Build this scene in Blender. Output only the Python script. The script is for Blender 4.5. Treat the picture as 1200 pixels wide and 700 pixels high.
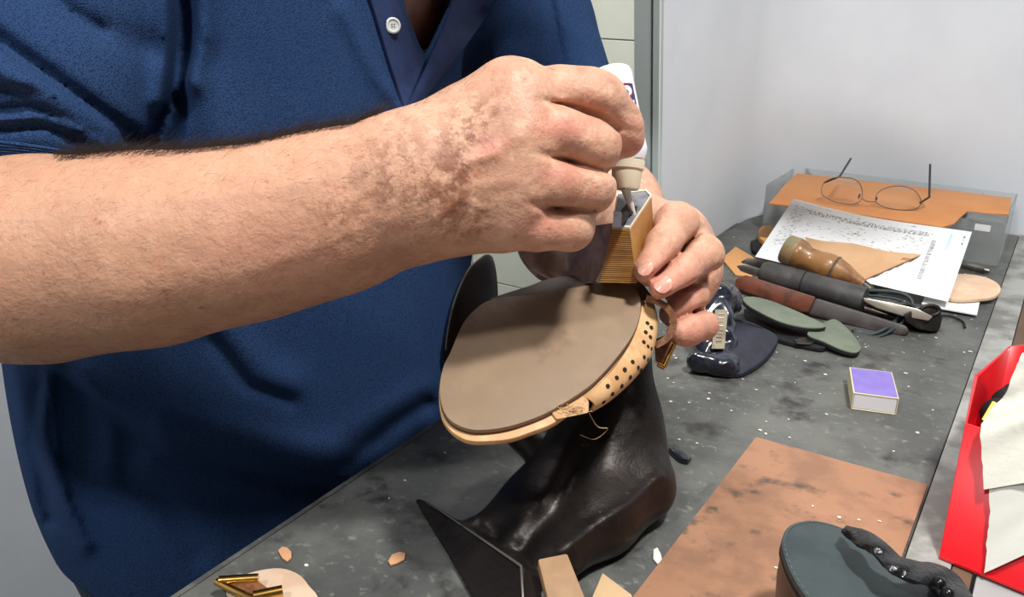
import bpy, bmesh, math, random
import numpy as np
from mathutils import Vector, Matrix
for o in list(bpy.data.objects):
    bpy.data.objects.remove(o)
random.seed(7)
rng = np.random.default_rng(7)
C = bpy.context.scene.collection
SC = bpy.context.scene

# ------------------------------------------------------------------ camera, light, exposure
ZB = 0.90                                   # bench top
CAM = np.array([0.0, 0.0, ZB + 0.34])
F = 1047.83                                 # focal length in pixels of a 1200 px wide frame
R = np.array([[0.84564208, 0.19613211, -0.49640877],
              [0.53358745, -0.28766663, 0.79531902],
              [0.01318736, -0.93743272, -0.34791665]])   # columns: right, down, forward
cd = bpy.data.cameras.new('camera')
cam = bpy.data.objects.new('camera', cd)
C.objects.link(cam)
m = Matrix.Identity(4)
for i in range(3):
    m[i][0] = R[i, 0]; m[i][1] = -R[i, 1]; m[i][2] = -R[i, 2]; m[i][3] = CAM[i]
cam.matrix_world = m
cd.sensor_fit = 'HORIZONTAL'; cd.sensor_width = 36; cd.lens = F / 1200 * 36
cd.clip_start = 0.01
SC.camera = cam
w = bpy.data.worlds.new('world'); SC.world = w; w.use_nodes = True
w.node_tree.nodes['Background'].inputs[0].default_value = (0.75, 0.82, 1, 1)
w.node_tree.nodes['Background'].inputs[1].default_value = 0.25
SC.view_settings.view_transform = 'Standard'; SC.view_settings.look = 'None'
SC.view_settings.exposure = 0.52; SC.view_settings.gamma = 1.0
SC.view_settings.use_curve_mapping = False

def lamp(loc, size, sizey, power, col, rot=(0, 0, 0)):
    d = bpy.data.lights.new('ceiling_lamp_light', 'AREA')
    d.shape = 'RECTANGLE'; d.size = size; d.size_y = sizey; d.energy = power; d.color = col
    o = bpy.data.objects.new('ceiling_lamp_light', d); o.location = loc; o.rotation_euler = rot
    C.objects.link(o)
    return o
LAMPS = [((0.34, 0.33, 2.55), 0.18, 0.18, 27.0, (1.0, 0.985, 0.955)),
         ((-0.25, -0.85, 2.55), 0.18, 0.18, 17.0, (0.98, 0.99, 1.0)),
         ((-1.0, 1.20, 2.55), 0.40, 0.40, 18.0, (1.0, 0.985, 0.955))]  # unseen lamp added to brighten the tiled wall
for L in LAMPS:
    lamp(*L)

# ------------------------------------------------------------------ helpers
def s2l(c):
    return tuple((x / 12.92 if x <= 0.04045 else ((x + 0.055) / 1.055) ** 2.4) for x in [v / 255 for v in c])
def P(px, py, d):
    """point seen at pixel (px,py) at depth d metres along the optical axis"""
    return R @ np.array([(px - 600) / F, (py - 350) / F, 1.0]) * d + CAM
def B(px, py, z=0.0):
    """point seen at pixel (px,py) lying z above the bench top"""
    d = R @ np.array([px - 600, py - 350, F]); t = (ZB + z - CAM[2]) / d[2]
    return d * t + CAM
def X(px, py, x):
    d = R @ np.array([px - 600, py - 350, F]); return d * (x / d[0]) + CAM
def Y(px, py, y):
    d = R @ np.array([px - 600, py - 350, F]); return d * (y / d[1]) + CAM
RIGHT, DOWN, FWD = R[:, 0], R[:, 1], R[:, 2]
def depth(p):
    return float((np.asarray(p) - CAM) @ FWD)
def unit(v):
    v = np.asarray(v, float); return v / np.linalg.norm(v)
def proj(p):
    c = (p - CAM) @ R
    return c[..., 0] / c[..., 2] * F + 600, c[..., 1] / c[..., 2] * F + 350, c[..., 2]

def mat(name, rgb, rough=0.6, metal=0.0, rgb2=None, scale=20.0, lo=0.4, hi=0.6, detail=4.0, stretch=None,
        bump=0.0, bscale=200.0, coat=0.0, spec=0.5, trans=0.0, ior=1.45, sss=0.0, alpha=1.0, rgb3=None, scale3=90.0, lo3=.6, hi3=.7,
        rvar=0.0, wave=None, sheen=0.0, rgb4=None, scale4=30.0, lo4=.6, hi4=.7):
    M = bpy.data.materials.new(name); M.use_nodes = True
    nt = M.node_tree; N = nt.nodes; Lk = nt.links
    b = N['Principled BSDF']
    b.inputs['Roughness'].default_value = rough; b.inputs['Metallic'].default_value = metal
    b.inputs['Specular IOR Level'].default_value = spec
    b.inputs['Coat Weight'].default_value = coat; b.inputs['Coat Roughness'].default_value = 0.08
    b.inputs['Transmission Weight'].default_value = trans; b.inputs['IOR'].default_value = ior
    b.inputs['Alpha'].default_value = alpha
    b.inputs['Sheen Weight'].default_value = sheen
    if sss:
        b.inputs['Subsurface Weight'].default_value = sss
        b.inputs['Subsurface Radius'].default_value = (1.0, 0.35, 0.2)
        b.inputs['Subsurface Scale'].default_value = 0.006
    col = (*s2l(rgb), 1)
    b.inputs['Base Color'].default_value = col
    tc = N.new('ShaderNodeTexCoord'); mp = N.new('ShaderNodeMapping')
    Lk.new(tc.outputs['Object'], mp.inputs['Vector'])
    if stretch: mp.inputs['Scale'].default_value = stretch
    cur = None
    def noise(sc, det=detail):
        n = N.new('ShaderNodeTexNoise'); n.inputs['Scale'].default_value = sc; n.inputs['Detail'].default_value = det
        n.inputs['Roughness'].default_value = 0.62
        Lk.new(mp.outputs['Vector'], n.inputs['Vector']); return n
    def ramp(src, lo, hi):
        r = N.new('ShaderNodeMapRange'); r.inputs['From Min'].default_value = lo; r.inputs['From Max'].default_value = hi
        r.interpolation_type = 'SMOOTHSTEP'
        Lk.new(src, r.inputs['Value']); return r.outputs['Result']
    def mix(fac, a, bcol):
        x = N.new('ShaderNodeMix'); x.data_type = 'RGBA'
        Lk.new(fac, x.inputs['Factor'])
        if isinstance(a, tuple): x.inputs['A'].default_value = a
        else: Lk.new(a, x.inputs['A'])
        x.inputs['B'].default_value = (*s2l(bcol), 1)
        return x.outputs['Result']
    cur = col
    if rgb2:
        f = ramp(noise(scale).outputs['Fac'], lo, hi)
        cur = mix(f, cur, rgb2)
    if wave:                                   # (axis, scale, distortion, rgb, lo, hi)
        wv = N.new('ShaderNodeTexWave'); wv.bands_direction = wave[0]; wv.inputs['Scale'].default_value = wave[1]
        wv.inputs['Distortion'].default_value = wave[2]; wv.inputs['Detail'].default_value = 3
        wv.inputs['Detail Scale'].default_value = 2.0
        Lk.new(mp.outputs['Vector'], wv.inputs['Vector'])
        cur = mix(ramp(wv.outputs['Fac'], wave[4], wave[5]), cur, wave[3])
    if rgb3:
        f = ramp(noise(scale3).outputs['Fac'], lo3, hi3)
        cur = mix(f, cur, rgb3)
    if rgb4:
        f = ramp(noise(scale4, 6).outputs['Fac'], lo4, hi4)
        cur = mix(f, cur, rgb4)
    if not isinstance(cur, tuple):
        Lk.new(cur, b.inputs['Base Color'])
    if rvar:
        r = N.new('ShaderNodeMapRange'); r.inputs['From Min'].default_value = .3; r.inputs['From Max'].default_value = .7
        r.inputs['To Min'].default_value = max(.02, rough - rvar); r.inputs['To Max'].default_value = min(1, rough + rvar)
        Lk.new(noise(scale * 1.7).outputs['Fac'], r.inputs['Value']); Lk.new(r.outputs['Result'], b.inputs['Roughness'])
    if bump:
        bn = N.new('ShaderNodeBump'); bn.inputs['Strength'].default_value = bump; bn.inputs['Distance'].default_value = 0.001
        Lk.new(noise(bscale, 3).outputs['Fac'], bn.inputs['Height']); Lk.new(bn.outputs['Normal'], b.inputs['Normal'])
    M['nodes'] = 1
    return M

def link(name, verts, faces, m=None, parent=None, smooth=True, sharp=None):
    me = bpy.data.meshes.new(name)
    me.from_pydata([tuple(map(float, v)) for v in verts], [], [tuple(map(int, f)) for f in faces])
    me.validate()
    return linkme(name, me, m, parent, smooth, sharp)
def linkme(name, me, m=None, parent=None, smooth=True, sharp=None):
    if m: me.materials.append(m)
    if smooth:
        me.polygons.foreach_set('use_smooth', [True] * len(me.polygons))
        if sharp is not None:
            try: me.set_sharp_from_angle(angle=math.radians(sharp))
            except Exception: pass
    o = bpy.data.objects.new(name, me); C.objects.link(o)
    if parent is not None:
        o.parent = parent
        bpy.context.view_layer.update()
        o.matrix_parent_inverse = parent.matrix_world.inverted()
    return o
def fin(bm, name, m=None, parent=None, smooth=True, sharp=35):
    bmesh.ops.recalc_face_normals(bm, faces=bm.faces)
    me = bpy.data.meshes.new(name); bm.to_mesh(me); bm.free()
    return linkme(name, me, m, parent, smooth, sharp)
def tag(o, label=None, cat=None, group=None, kind=None):
    if label: o['label'] = label
    if cat: o['category'] = cat
    if group: o['group'] = group
    if kind: o['kind'] = kind
    return o
def thing(name, label, cat, loc, group=None):
    o = bpy.data.objects.new(name, None); C.objects.link(o); o.location = tuple(map(float, loc)); o.empty_display_size = .03
    bpy.context.view_layer.update()
    return tag(o, label, cat, group)
def bevel(bm, w, seg=2, edges=None, ang=None):
    es = edges if edges is not None else [e for e in bm.edges if len(e.link_faces) == 2 and e.calc_face_angle(0) > math.radians(ang or 30)]
    bmesh.ops.bevel(bm, geom=es, offset=w, segments=seg, profile=.5, affect='EDGES', clamp_overlap=True)
def prism_bm(bot, top, bev=0.0, seg=2, bm=None):
    """closed solid between two matching loops"""
    own = bm is None
    bm = bm or bmesh.new()
    a = [bm.verts.new(tuple(map(float, p))) for p in bot]; b = [bm.verts.new(tuple(map(float, p))) for p in top]
    n = len(a); fs = []
    fs.append(bm.faces.new(a[::-1])); fs.append(bm.faces.new(b))
    for i in range(n):
        fs.append(bm.faces.new((a[i], a[(i + 1) % n], b[(i + 1) % n], b[i])))
    bmesh.ops.recalc_face_normals(bm, faces=fs)
    if bev and own: bevel(bm, bev, seg)
    return bm
def prism(name, bot, top, m, parent=None, bev=0.0, seg=2, smooth=True):
    return fin(prism_bm(bot, top, bev, seg), name, m, parent, smooth)
def box(name, lo, hi, m, parent=None, bev=0.0):
    x0, y0, z0 = lo; x1, y1, z1 = hi
    q = [(x0, y0), (x1, y0), (x1, y1), (x0, y1)]
    return prism(name, [(x, y, z0) for x, y in q], [(x, y, z1) for x, y in q], m, parent, bev)
def frame(ax):
    ax = unit(ax); t = np.array([0, 0, 1.]) if abs(ax[2]) < .9 else np.array([1., 0, 0])
    u = unit(np.cross(t, ax)); v = np.cross(ax, u); return u, v
def tube_geo(pts, rad, seg=10, cap=True):
    pts = [np.asarray(p, float) for p in pts]; n = len(pts)
    rad = [rad] * n if np.isscalar(rad) else rad
    vs = []; fs = []; u = None
    for i, p in enumerate(pts):
        t = unit(pts[min(i + 1, n - 1)] - pts[max(i - 1, 0)])
        if u is None: u, v = frame(t)
        else:
            u = unit(u - t * (u @ t)); v = np.cross(t, u)
        for k in range(seg):
            a = 2 * math.pi * k / seg
            vs.append(p + rad[i] * (math.cos(a) * u + math.sin(a) * v))
    for i in range(n - 1):
        for k in range(seg):
            a = i * seg + k; b = i * seg + (k + 1) % seg
            fs.append((a, b, b + seg, a + seg))
    if cap:
        fs.append(tuple(range(seg))[::-1]); fs.append(tuple(range((n - 1) * seg, n * seg)))
    return vs, fs
def tube(name, pts, rad, m, parent=None, seg=10):
    vs, fs = tube_geo(pts, rad, seg); return link(name, vs, fs, m, parent, True, 50)
def smoothpath(pts, n=8):
    """Catmull-Rom through pts"""
    p = [np.asarray(q, float) for q in pts]; p = [2 * p[0] - p[1]] + p + [2 * p[-1] - p[-2]]
    out = []
    for i in range(1, len(p) - 2):
        for k in range(n):
            t = k / n
            out.append(.5 * ((2 * p[i]) + (-p[i - 1] + p[i + 1]) * t + (2 * p[i - 1] - 5 * p[i] + 4 * p[i + 1] - p[i + 2]) * t ** 2
                             + (-p[i - 1] + 3 * p[i] - 3 * p[i + 1] + p[i + 2]) * t ** 3))
    out.append(p[-2]); return out
def closedpath(pts, n=6):
    p = [np.asarray(q, float) for q in pts]; m_ = len(p); out = []
    for i in range(m_):
        a, b, c, d = p[i - 1], p[i], p[(i + 1) % m_], p[(i + 2) % m_]
        for k in range(n):
            t = k / n
            out.append(.5 * ((2 * b) + (-a + c) * t + (2 * a - 5 * b + 4 * c - d) * t ** 2 + (-a + 3 * b - 3 * c + d) * t ** 3))
    return out
def slab(name, loop, nrm, th, m, parent=None, bev=0.0, seg=2):
    """flat solid: loop is the upper outline, extruded th against nrm"""
    nrm = unit(nrm)
    return prism(name, [np.asarray(p) - nrm * th for p in loop], loop, m, parent, bev, seg)
def lathe(name, a, b, prof, m, parent=None, seg=24):
    """profile of (t, r) along a->b"""
    a = np.asarray(a, float); b = np.asarray(b, float); u, v = frame(b - a); vs = []; fs = []; n = len(prof)
    for t, r in prof:
        for k in range(seg):
            q = 2 * math.pi * k / seg; vs.append(a + (b - a) * t + max(r, 2e-5) * (math.cos(q) * u + math.sin(q) * v))
    for i in range(n - 1):
        for k in range(seg):
            p = i * seg + k; q = i * seg + (k + 1) % seg; fs.append((p, q, q + seg, p + seg))
    fs.append(tuple(range(seg))[::-1]); fs.append(tuple(range((n - 1) * seg, n * seg)))
    return link(name, vs, fs, m, parent, True, 40)
def sheet(name, grid, th, m, parent=None, sharp=40):
    """grid [i][j] of points -> thick sheet"""
    g = np.asarray(grid, float); ni, nj = g.shape[:2]
    du = np.gradient(g, axis=0); dv = np.gradient(g, axis=1)
    nr = np.cross(du, dv); nr /= np.linalg.norm(nr, axis=2, keepdims=True) + 1e-12
    top = (g + nr * th / 2).reshape(-1, 3); bot = (g - nr * th / 2).reshape(-1, 3)
    vs = np.concatenate([top, bot]); o = ni * nj; fs = []
    for i in range(ni - 1):
        for j in range(nj - 1):
            a, b, c, d = i * nj + j, (i + 1) * nj + j, (i + 1) * nj + j + 1, i * nj + j + 1
            fs.append((a, b, c, d)); fs.append((a + o, d + o, c + o, b + o))
    rim = [(i, 0) for i in range(ni)] + [(ni - 1, j) for j in range(1, nj)] + [(i, nj - 1) for i in range(ni - 2, -1, -1)] + [(0, j) for j in range(nj - 2, 0, -1)]
    for k in range(len(rim)):
        a = rim[k][0] * nj + rim[k][1]; b = rim[(k + 1) % len(rim)]; b = b[0] * nj + b[1]
        fs.append((a, a + o, b + o, b))
    bm = bmesh.new(); V = [bm.verts.new(tuple(v)) for v in vs]
    for f in fs: bm.faces.new([V[i] for i in f])
    return fin(bm, name, m, parent, True, sharp)

# ------------------------------------------------------------------ signed-distance sculpting (sparse surface nets)
class Sculpt:
    def __init__(s): s.ops = []
    def cap(s, a, b, ra, rb, k=.01, op='u'):
        a = np.asarray(a, float); b = np.asarray(b, float); ab = b - a; L = max(ab @ ab, 1e-12)
        def f(p):
            t = np.clip((p - a) @ ab / L, 0, 1)
            return np.linalg.norm(p - a - t[:, None] * ab, axis=1) - (ra + (rb - ra) * t)
        s.ops.append((op, f, k)); return s
    def chain(s, pts, k=.01, kin=.006):
        """pts: [(point, r)...] one limb; joints blend with kin, the whole with k"""
        fs = []
        for (a, ra), (b, rb) in zip(pts[:-1], pts[1:]):
            a = np.asarray(a, float); b = np.asarray(b, float)
            fs.append((a, b - a, ra, rb))
        def f(p):
            d = None
            for a, ab, ra, rb in fs:
                t = np.clip((p - a) @ ab / max(ab @ ab, 1e-12), 0, 1)
                e = np.linalg.norm(p - a - t[:, None] * ab, axis=1) - (ra + (rb - ra) * t)
                if d is None: d = e
                else:
                    h = np.maximum(kin - np.abs(d - e), 0) / kin
                    d = np.minimum(d, e) - h * h * kin / 4
            return d
        s.ops.append(('u', f, k)); return s
    def ell(s, c, r, k=.01, op='u', A=None):
        c = np.asarray(c, float); r = np.asarray(r, float); A = np.eye(3) if A is None else np.asarray(A, float)
        def f(p):
            q = (p - c) @ A
            k0 = np.linalg.norm(q / r, axis=1); k1 = np.linalg.norm(q / (r * r), axis=1) + 1e-9
            return k0 * (k0 - 1) / k1
        s.ops.append((op, f, k)); return s
    def boxp(s, c, A, half, rnd=.003, k=.005, op='u'):
        c = np.asarray(c, float); A = np.asarray(A, float); half = np.asarray(half, float) - rnd
        def f(p):
            q = np.abs((p - c) @ A) - half
            return np.linalg.norm(np.maximum(q, 0), axis=1) + np.minimum(q.max(axis=1), 0) - rnd
        s.ops.append((op, f, k)); return s
    def poly(s, c, A, pts2, h0, h1, rnd=.003, k=.005, op='u'):
        """polygon in the (A[:,0],A[:,1]) plane at c, extruded h0..h1 along A[:,2]"""
        c = np.asarray(c, float); A = np.asarray(A, float); V = np.asarray(pts2, float)
        def f(p):
            q = (p - c) @ A; x = q[:, :2]
            d = ((x - V[0]) ** 2).sum(1); sg = np.ones(len(x)); n = len(V)
            for i in range(n):
                j = i - 1; e = V[j] - V[i]; w_ = x - V[i]
                b = w_ - e * np.clip((w_ @ e) / (e @ e), 0, 1)[:, None]
                d = np.minimum(d, (b * b).sum(1))
                c1 = x[:, 1] >= V[i, 1]; c2 = x[:, 1] < V[j, 1]; c3 = e[0] * w_[:, 1] > e[1] * w_[:, 0]
                fl = (c1 & c2 & c3) | (~c1 & ~c2 & ~c3); sg = np.where(fl, -sg, sg)
            d2 = sg * np.sqrt(d) + rnd
            dz = np.maximum(q[:, 2] - h1, h0 - q[:, 2]) + rnd
            return np.minimum(np.maximum(d2, dz), 0) + np.sqrt(np.maximum(d2, 0) ** 2 + np.maximum(dz, 0) ** 2) - rnd
        s.ops.append((op, f, k)); return s
    def fn(s, f, k=.01, op='u'):
        s.ops.append((op, f, k)); return s
    def stroke(s, pxs, width, amp, dmin=0.0, dmax=9.0, sharp=False):
        """a fold or groove along a line seen from the bench front: pxs (px,py[,weight]), width in pixels, amp in metres (+ out)"""
        V = np.array([q[:2] for q in pxs], float); W = np.array([q[2] if len(q) > 2 else 1.0 for q in pxs], float)
        def f(p, reach=0):
            x, y, z = proj(p)
            best = np.full(len(p), 1e9); wt = np.zeros(len(p))
            for i in range(len(V) - 1):
                e = V[i + 1] - V[i]
                t = np.clip(((x - V[i, 0]) * e[0] + (y - V[i, 1]) * e[1]) / (e @ e), 0, 1)
                dd = np.hypot(x - V[i, 0] - t * e[0], y - V[i, 1] - t * e[1])
                m_ = dd < best; best = np.where(m_, dd, best); wt = np.where(m_, W[i] + (W[i + 1] - W[i]) * t, wt)
            u = best / width
            if reach: return (best < 3.2 * width + reach * F / np.maximum(z, .2)) & (z > dmin - reach) & (z < dmax + reach)
            g = np.exp(-u) if sharp else np.exp(-u * u)
            return amp * wt * g * ((z > dmin) & (z < dmax))
        s.ops.append(('d', f, abs(amp))); return s
    def stroke3(s, pts, width, amp):
        V = [np.asarray(q, float) for q in pts]
        def f(p, reach=0):
            best = np.full(len(p), 1e9)
            for a, b in zip(V[:-1], V[1:]):
                e = b - a; t = np.clip((p - a) @ e / (e @ e), 0, 1)
                best = np.minimum(best, np.linalg.norm(p - a - t[:, None] * e, axis=1))
            if reach: return best < 3.2 * width + reach
            return amp * np.exp(-(best / width) ** 2)
        s.ops.append(('d', f, abs(amp))); return s
    @staticmethod
    def comb(op, d, e, k):
        if op == 'u':
            h = np.maximum(k - np.abs(d - e), 0) / k; return np.minimum(d, e) - h * h * k / 4
        if op == 's':
            e = -e; h = np.maximum(k - np.abs(d - e), 0) / k; return np.maximum(d, e) + h * h * k / 4
        if op == 'i':
            h = np.maximum(k - np.abs(d - e), 0) / k; return np.maximum(d, e) + h * h * k / 4
        return d - e
    def mesh(s, lo, hi, h, NB=8, margin=.007):
        lo = np.asarray(lo, float); hi = np.asarray(hi, float)
        bs = NB * h; nb = np.ceil((hi - lo) / bs).astype(int)
        I = np.stack(np.meshgrid(*[np.arange(n) for n in nb], indexing='ij'), -1).reshape(-1, 3)
        ctr = lo + (I + .5) * bs; Rad = bs * .87
        D = np.full(len(I), 1e3); use = np.zeros((len(s.ops), len(I)), bool)
        for n, (op, f, k) in enumerate(s.ops):
            if op == 'd':
                use[n] = f(ctr, Rad); continue
            e = f(ctr)
            if op == 'u': use[n] = e < D + 2.4 * Rad + k
            elif op == 's': use[n] = -e > D - 2.4 * Rad - k
            elif op == 'i': use[n] = e > D - 2.4 * Rad - k
            D = s.comb(op, D, e, k)
        act = np.abs(D) < Rad * 1.12 + margin
        I = I[act]; use = use[:, act]; n1 = NB + 1
        loc = np.stack(np.meshgrid(*[np.arange(n1)] * 3, indexing='ij'), -1).reshape(-1, 3)
        G = nb * NB + 2
        vid_all = []; vpos = []; edges = []
        CH = 400
        def key(c): return (c[..., 0].astype(np.int64) * G[1] + c[..., 1]) * G[2] + c[..., 2]
        for c0 in range(0, len(I), CH):
            J = I[c0:c0 + CH]; nJ = len(J)
            gi = (J[:, None, :] * NB + loc[None]); pts = lo + gi * h
            V = np.full((nJ, n1 ** 3), 1e3)
            U = use[:, c0:c0 + CH]
            for n, (op, f, k) in enumerate(s.ops):
                sel = np.nonzero(U[n])[0]
                if len(sel) == 0: continue
                p = pts[sel].reshape(-1, 3)
                V[sel] = s.comb(op, V[sel].reshape(-1), f(p), k).reshape(len(sel), -1)
            V = V.reshape(nJ, n1, n1, n1)
            S = V < 0
            cnt = np.zeros((nJ, NB, NB, NB), int)
            for a in (0, 1):
                for b in (0, 1):
                    for c in (0, 1):
                        cnt += S[:, a:a + NB, b:b + NB, c:c + NB]
            q = np.argwhere((cnt > 0) & (cnt < 8))
            if len(q) == 0: continue
            acc = np.zeros((len(q), 3)); num = np.zeros(len(q))
            for ax in range(3):
                o1, o2 = [x for x in range(3) if x != ax]
                for u in (0, 1):
                    for v in (0, 1):
                        A0 = [q[:, 1].copy(), q[:, 2].copy(), q[:, 3].copy()]
                        A0[o1] = A0[o1] + u; A0[o2] = A0[o2] + v
                        A1 = [x.copy() for x in A0]; A1[ax] = A1[ax] + 1
                        v0 = V[q[:, 0], A0[0], A0[1], A0[2]]; v1 = V[q[:, 0], A1[0], A1[1], A1[2]]
                        cr = (v0 < 0) != (v1 < 0)
                        t = np.where(cr, v0 / np.where(cr, v0 - v1, 1), 0)
                        pos = np.stack(A0, -1).astype(float); pos[:, ax] += t
                        acc += np.where(cr[:, None], pos, 0); num += cr
            cell = J[q[:, 0]] * NB
            vpos.append(lo + (cell + acc / num[:, None]) * h); vid_all.append(key(cell + q[:, 1:]))
            for ax in range(3):
                sl0 = [slice(None)] + [slice(0, NB)] * 3; sl1 = list(sl0); sl1[ax + 1] = slice(1, NB + 1)
                e = np.argwhere(S[tuple(sl0)] != S[tuple(sl1)])
                if len(e) == 0: continue
                ins = S[e[:, 0], e[:, 1], e[:, 2], e[:, 3]]
                edges.append((ax, J[e[:, 0]] * NB + e[:, 1:], ins))
        ids = np.concatenate(vid_all); pos = np.concatenate(vpos)
        so = np.argsort(ids); ids = ids[so]; pos = pos[so]
        Fs = []
        for ax, g, ins in edges:
            o1, o2 = (ax + 1) % 3, (ax + 2) % 3
            quad = []
            for u, v in ((-1, -1), (0, -1), (0, 0), (-1, 0)):
                c = g.copy(); c[:, o1] += u; c[:, o2] += v
                quad.append(key(c))
            quad = np.stack(quad, -1)
            ix = np.clip(np.searchsorted(ids, quad), 0, len(ids) - 1)
            ok = (ids[ix] == quad).all(1)
            ix = ix[ok]; fl = ~ins[ok]
            ix[fl] = ix[fl][:, ::-1]
            Fs.append(ix)
        return pos, np.concatenate(Fs)
    def build(s, name, lo, hi, h, m, parent=None, relax=1, margin=.007):
        pos, q = s.mesh(lo, hi, h, margin=margin)
        for _ in range(relax):                     # light smoothing of voxel steps
            a = np.zeros_like(pos); n = np.zeros(len(pos))
            for i in range(4):
                j = q[:, (i + 1) % 4]; i_ = q[:, i]
                for c in range(3):
                    a[:, c] += np.bincount(i_, pos[j, c], len(pos)) + np.bincount(j, pos[i_, c], len(pos))
                n += np.bincount(i_, minlength=len(pos)) + np.bincount(j, minlength=len(pos))
            pos = .5 * pos + .5 * a / np.maximum(n, 1)[:, None]
        me = bpy.data.meshes.new(name)
        me.vertices.add(len(pos)); me.vertices.foreach_set('co', pos.astype(np.float32).ravel())
        me.loops.add(q.size); me.loops.foreach_set('vertex_index', q.astype(np.int32).ravel())
        me.polygons.add(len(q)); me.polygons.foreach_set('loop_start', np.arange(0, q.size, 4, dtype=np.int32))
        me.update(calc_edges=True)
        o = linkme(name, me, m, parent)
        return o, pos, q
def px2m(r, d): return r * d / F

# ------------------------------------------------------------------ materials
M_wall = mat('white_wall_paint', (216, 220, 225), .55, rgb2=(209, 213, 219), scale=3, bump=.03, bscale=60)
M_frame = mat('pale_green_paint', (206, 218, 212), .35)
M_wall2 = mat('grey_wall_paint', (150, 150, 148), .7, rgb2=(142, 142, 140), scale=3)
M_tile = mat('beige_green_tile', (212, 213, 196), .3, rgb2=(206, 208, 192), scale=4)
M_grout = mat('tile_grout', (160, 160, 146), .8)
M_floor = mat('grey_floor', (92, 90, 88), .6, rgb2=(80, 78, 76), scale=5)
M_ceil = mat('ceiling_paint', (178, 178, 176), .8)
M_bench = mat('dark_bench_mat', (76, 77, 75), .5, rgb2=(98, 99, 94), scale=12, lo=.40, hi=.64, rgb3=(124, 123, 116), scale3=120, lo3=.55, hi3=.72, rgb4=(48, 46, 44), scale4=22, lo4=.54, hi4=.70,
              detail=8, bump=.25, bscale=160, rvar=.12)
M_strip = mat('aluminium_strip', (178, 178, 172), .45, metal=.35, rgb2=(128, 126, 120), scale=16, rgb3=(74, 66, 58), scale3=40, lo3=.66, hi3=.72, bump=.1)
M_edge = mat('worn_bench_edge', (96, 96, 94), .5, rgb2=(70, 70, 70), scale=30, bump=.2)
M_rail = mat('brown_wood_rail', (98, 74, 56), .6, rgb2=(70, 54, 42), scale=30, stretch=(1, .1, 1))
M_darkwood = mat('bench_frame_paint', (60, 58, 56), .6)
M_iron = mat('blackened_iron', (30, 26, 24), .42, metal=.55, rgb2=(38, 31, 28), scale=22, rgb3=(90, 84, 78), scale3=120, lo3=.7, hi3=.78, bump=.5, bscale=150, rvar=.14, detail=6)
M_ironplate = mat('dark_iron_plate', (40, 39, 40), .38, metal=.55, rgb2=(32, 31, 31), scale=25, bump=.12, bscale=200, rgb3=(120, 116, 110), scale3=200, lo3=.74, hi3=.8)
M_sole = mat('worn_brown_sole_leather', (130, 108, 86), .62, rgb2=(138, 116, 92), scale=26, lo=.4, hi=.62, rgb3=(112, 88, 70), scale3=22, lo3=.56, hi3=.72, bump=.12, bscale=260, detail=5)
M_soleedge = mat('dark_sole_edge', (84, 56, 36), .6)
M_tan = mat('natural_tan_leather', (206, 166, 120), .5, rgb2=(190, 144, 98), scale=60, bump=.12, bscale=300, rgb3=(140, 96, 62), scale3=70, lo3=.68, hi3=.76)
M_tanraw = mat('rough_tan_edge', (190, 150, 108), .8, rgb2=(120, 84, 56), scale=120, lo=.5, hi=.7, bump=.6, bscale=300)
M_shank = mat('dark_brown_shank_leather', (86, 64, 50), .5, rgb2=(70, 50, 40), scale=50, bump=.15, bscale=250)
M_breast = mat('polished_dark_leather', (178, 152, 140), .2, rgb2=(134, 108, 98), scale=26, coat=.35, spec=.6)
M_hole = mat('hole_shadow_dark', (26, 18, 14), .9)
M_strap = mat('brown_strap_leather', (128, 84, 52), .55, rgb2=(96, 60, 38), scale=110, bump=.4, bscale=280)
M_brass = mat('polished_brass', (214, 170, 92), .18, metal=1.0, rgb2=(196, 148, 74), scale=60)
M_heel = mat('stacked_wood_grain_heel', (196, 146, 74), .35, rgb2=(178, 124, 58), scale=50, coat=.3, bump=.08)
M_heelgroove = mat('stacked_heel_dark_line', (104, 62, 26), .5)
M_heelin = mat('grey_heel_plastic', (116, 116, 122), .5, rgb2=(90, 90, 96), scale=80)
M_heelrim = mat('cream_heel_rim', (226, 214, 190), .5)
M_bottle = mat('white_plastic', (238, 238, 242), .22, sss=.1, spec=.5)
M_neck = mat('cream_translucent_plastic', (222, 208, 182), .3, sss=.3)
M_nozzle = mat('milky_nozzle_plastic', (214, 208, 198), .3, sss=.2)
M_purple = mat('dark_purple_label', (54, 40, 92), .35)
M_red = mat('label_red', (178, 44, 54), .35)
M_white = mat('white_print', (240, 240, 240), .5)
M_redcard = mat('glossy_red_card', (220, 26, 36), .28, rgb2=(212, 22, 32), scale=8, coat=.3, bump=.04, bscale=30)
M_towel = mat('white_paper_towel', (214, 212, 200), .9, bump=.35, bscale=220)
M_towel2 = mat('pale_grey_paper', (206, 206, 196), .9, bump=.2, bscale=120)
M_rag = mat('black_rag', (22, 22, 24), .8, bump=.6, bscale=120)
M_yellow = mat('yellow_stick_paint', (216, 200, 92), .5)
M_board = mat('brown_hardboard', (156, 114, 87), .7, rgb2=(136, 99, 76), scale=24, lo=.42, hi=.62, rgb3=(88, 70, 58), scale3=40, lo3=.54, hi3=.70, bump=.3, bscale=220, detail=8)
M_bsole = mat('dark_green_grey_sole', (48, 58, 60), .5, rgb2=(58, 68, 69), scale=30, bump=.1, bscale=250)
M_bleather = mat('black_leather', (20, 21, 22), .38, bump=.25, bscale=160, coat=.1)
M_bglit = mat('black_patent_textured', (16, 16, 18), .22, bump=.7, bscale=340, coat=.15, rgb3=(70, 70, 74), scale3=420, lo3=.66, hi3=.72)
M_stud = mat('black_stud_metal', (46, 46, 48), .25, metal=.8)
M_patent = mat('navy_black_patent', (24, 26, 34), .2, coat=.4, bump=.35, bscale=90, rgb2=(44, 48, 60), scale=40)
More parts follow.
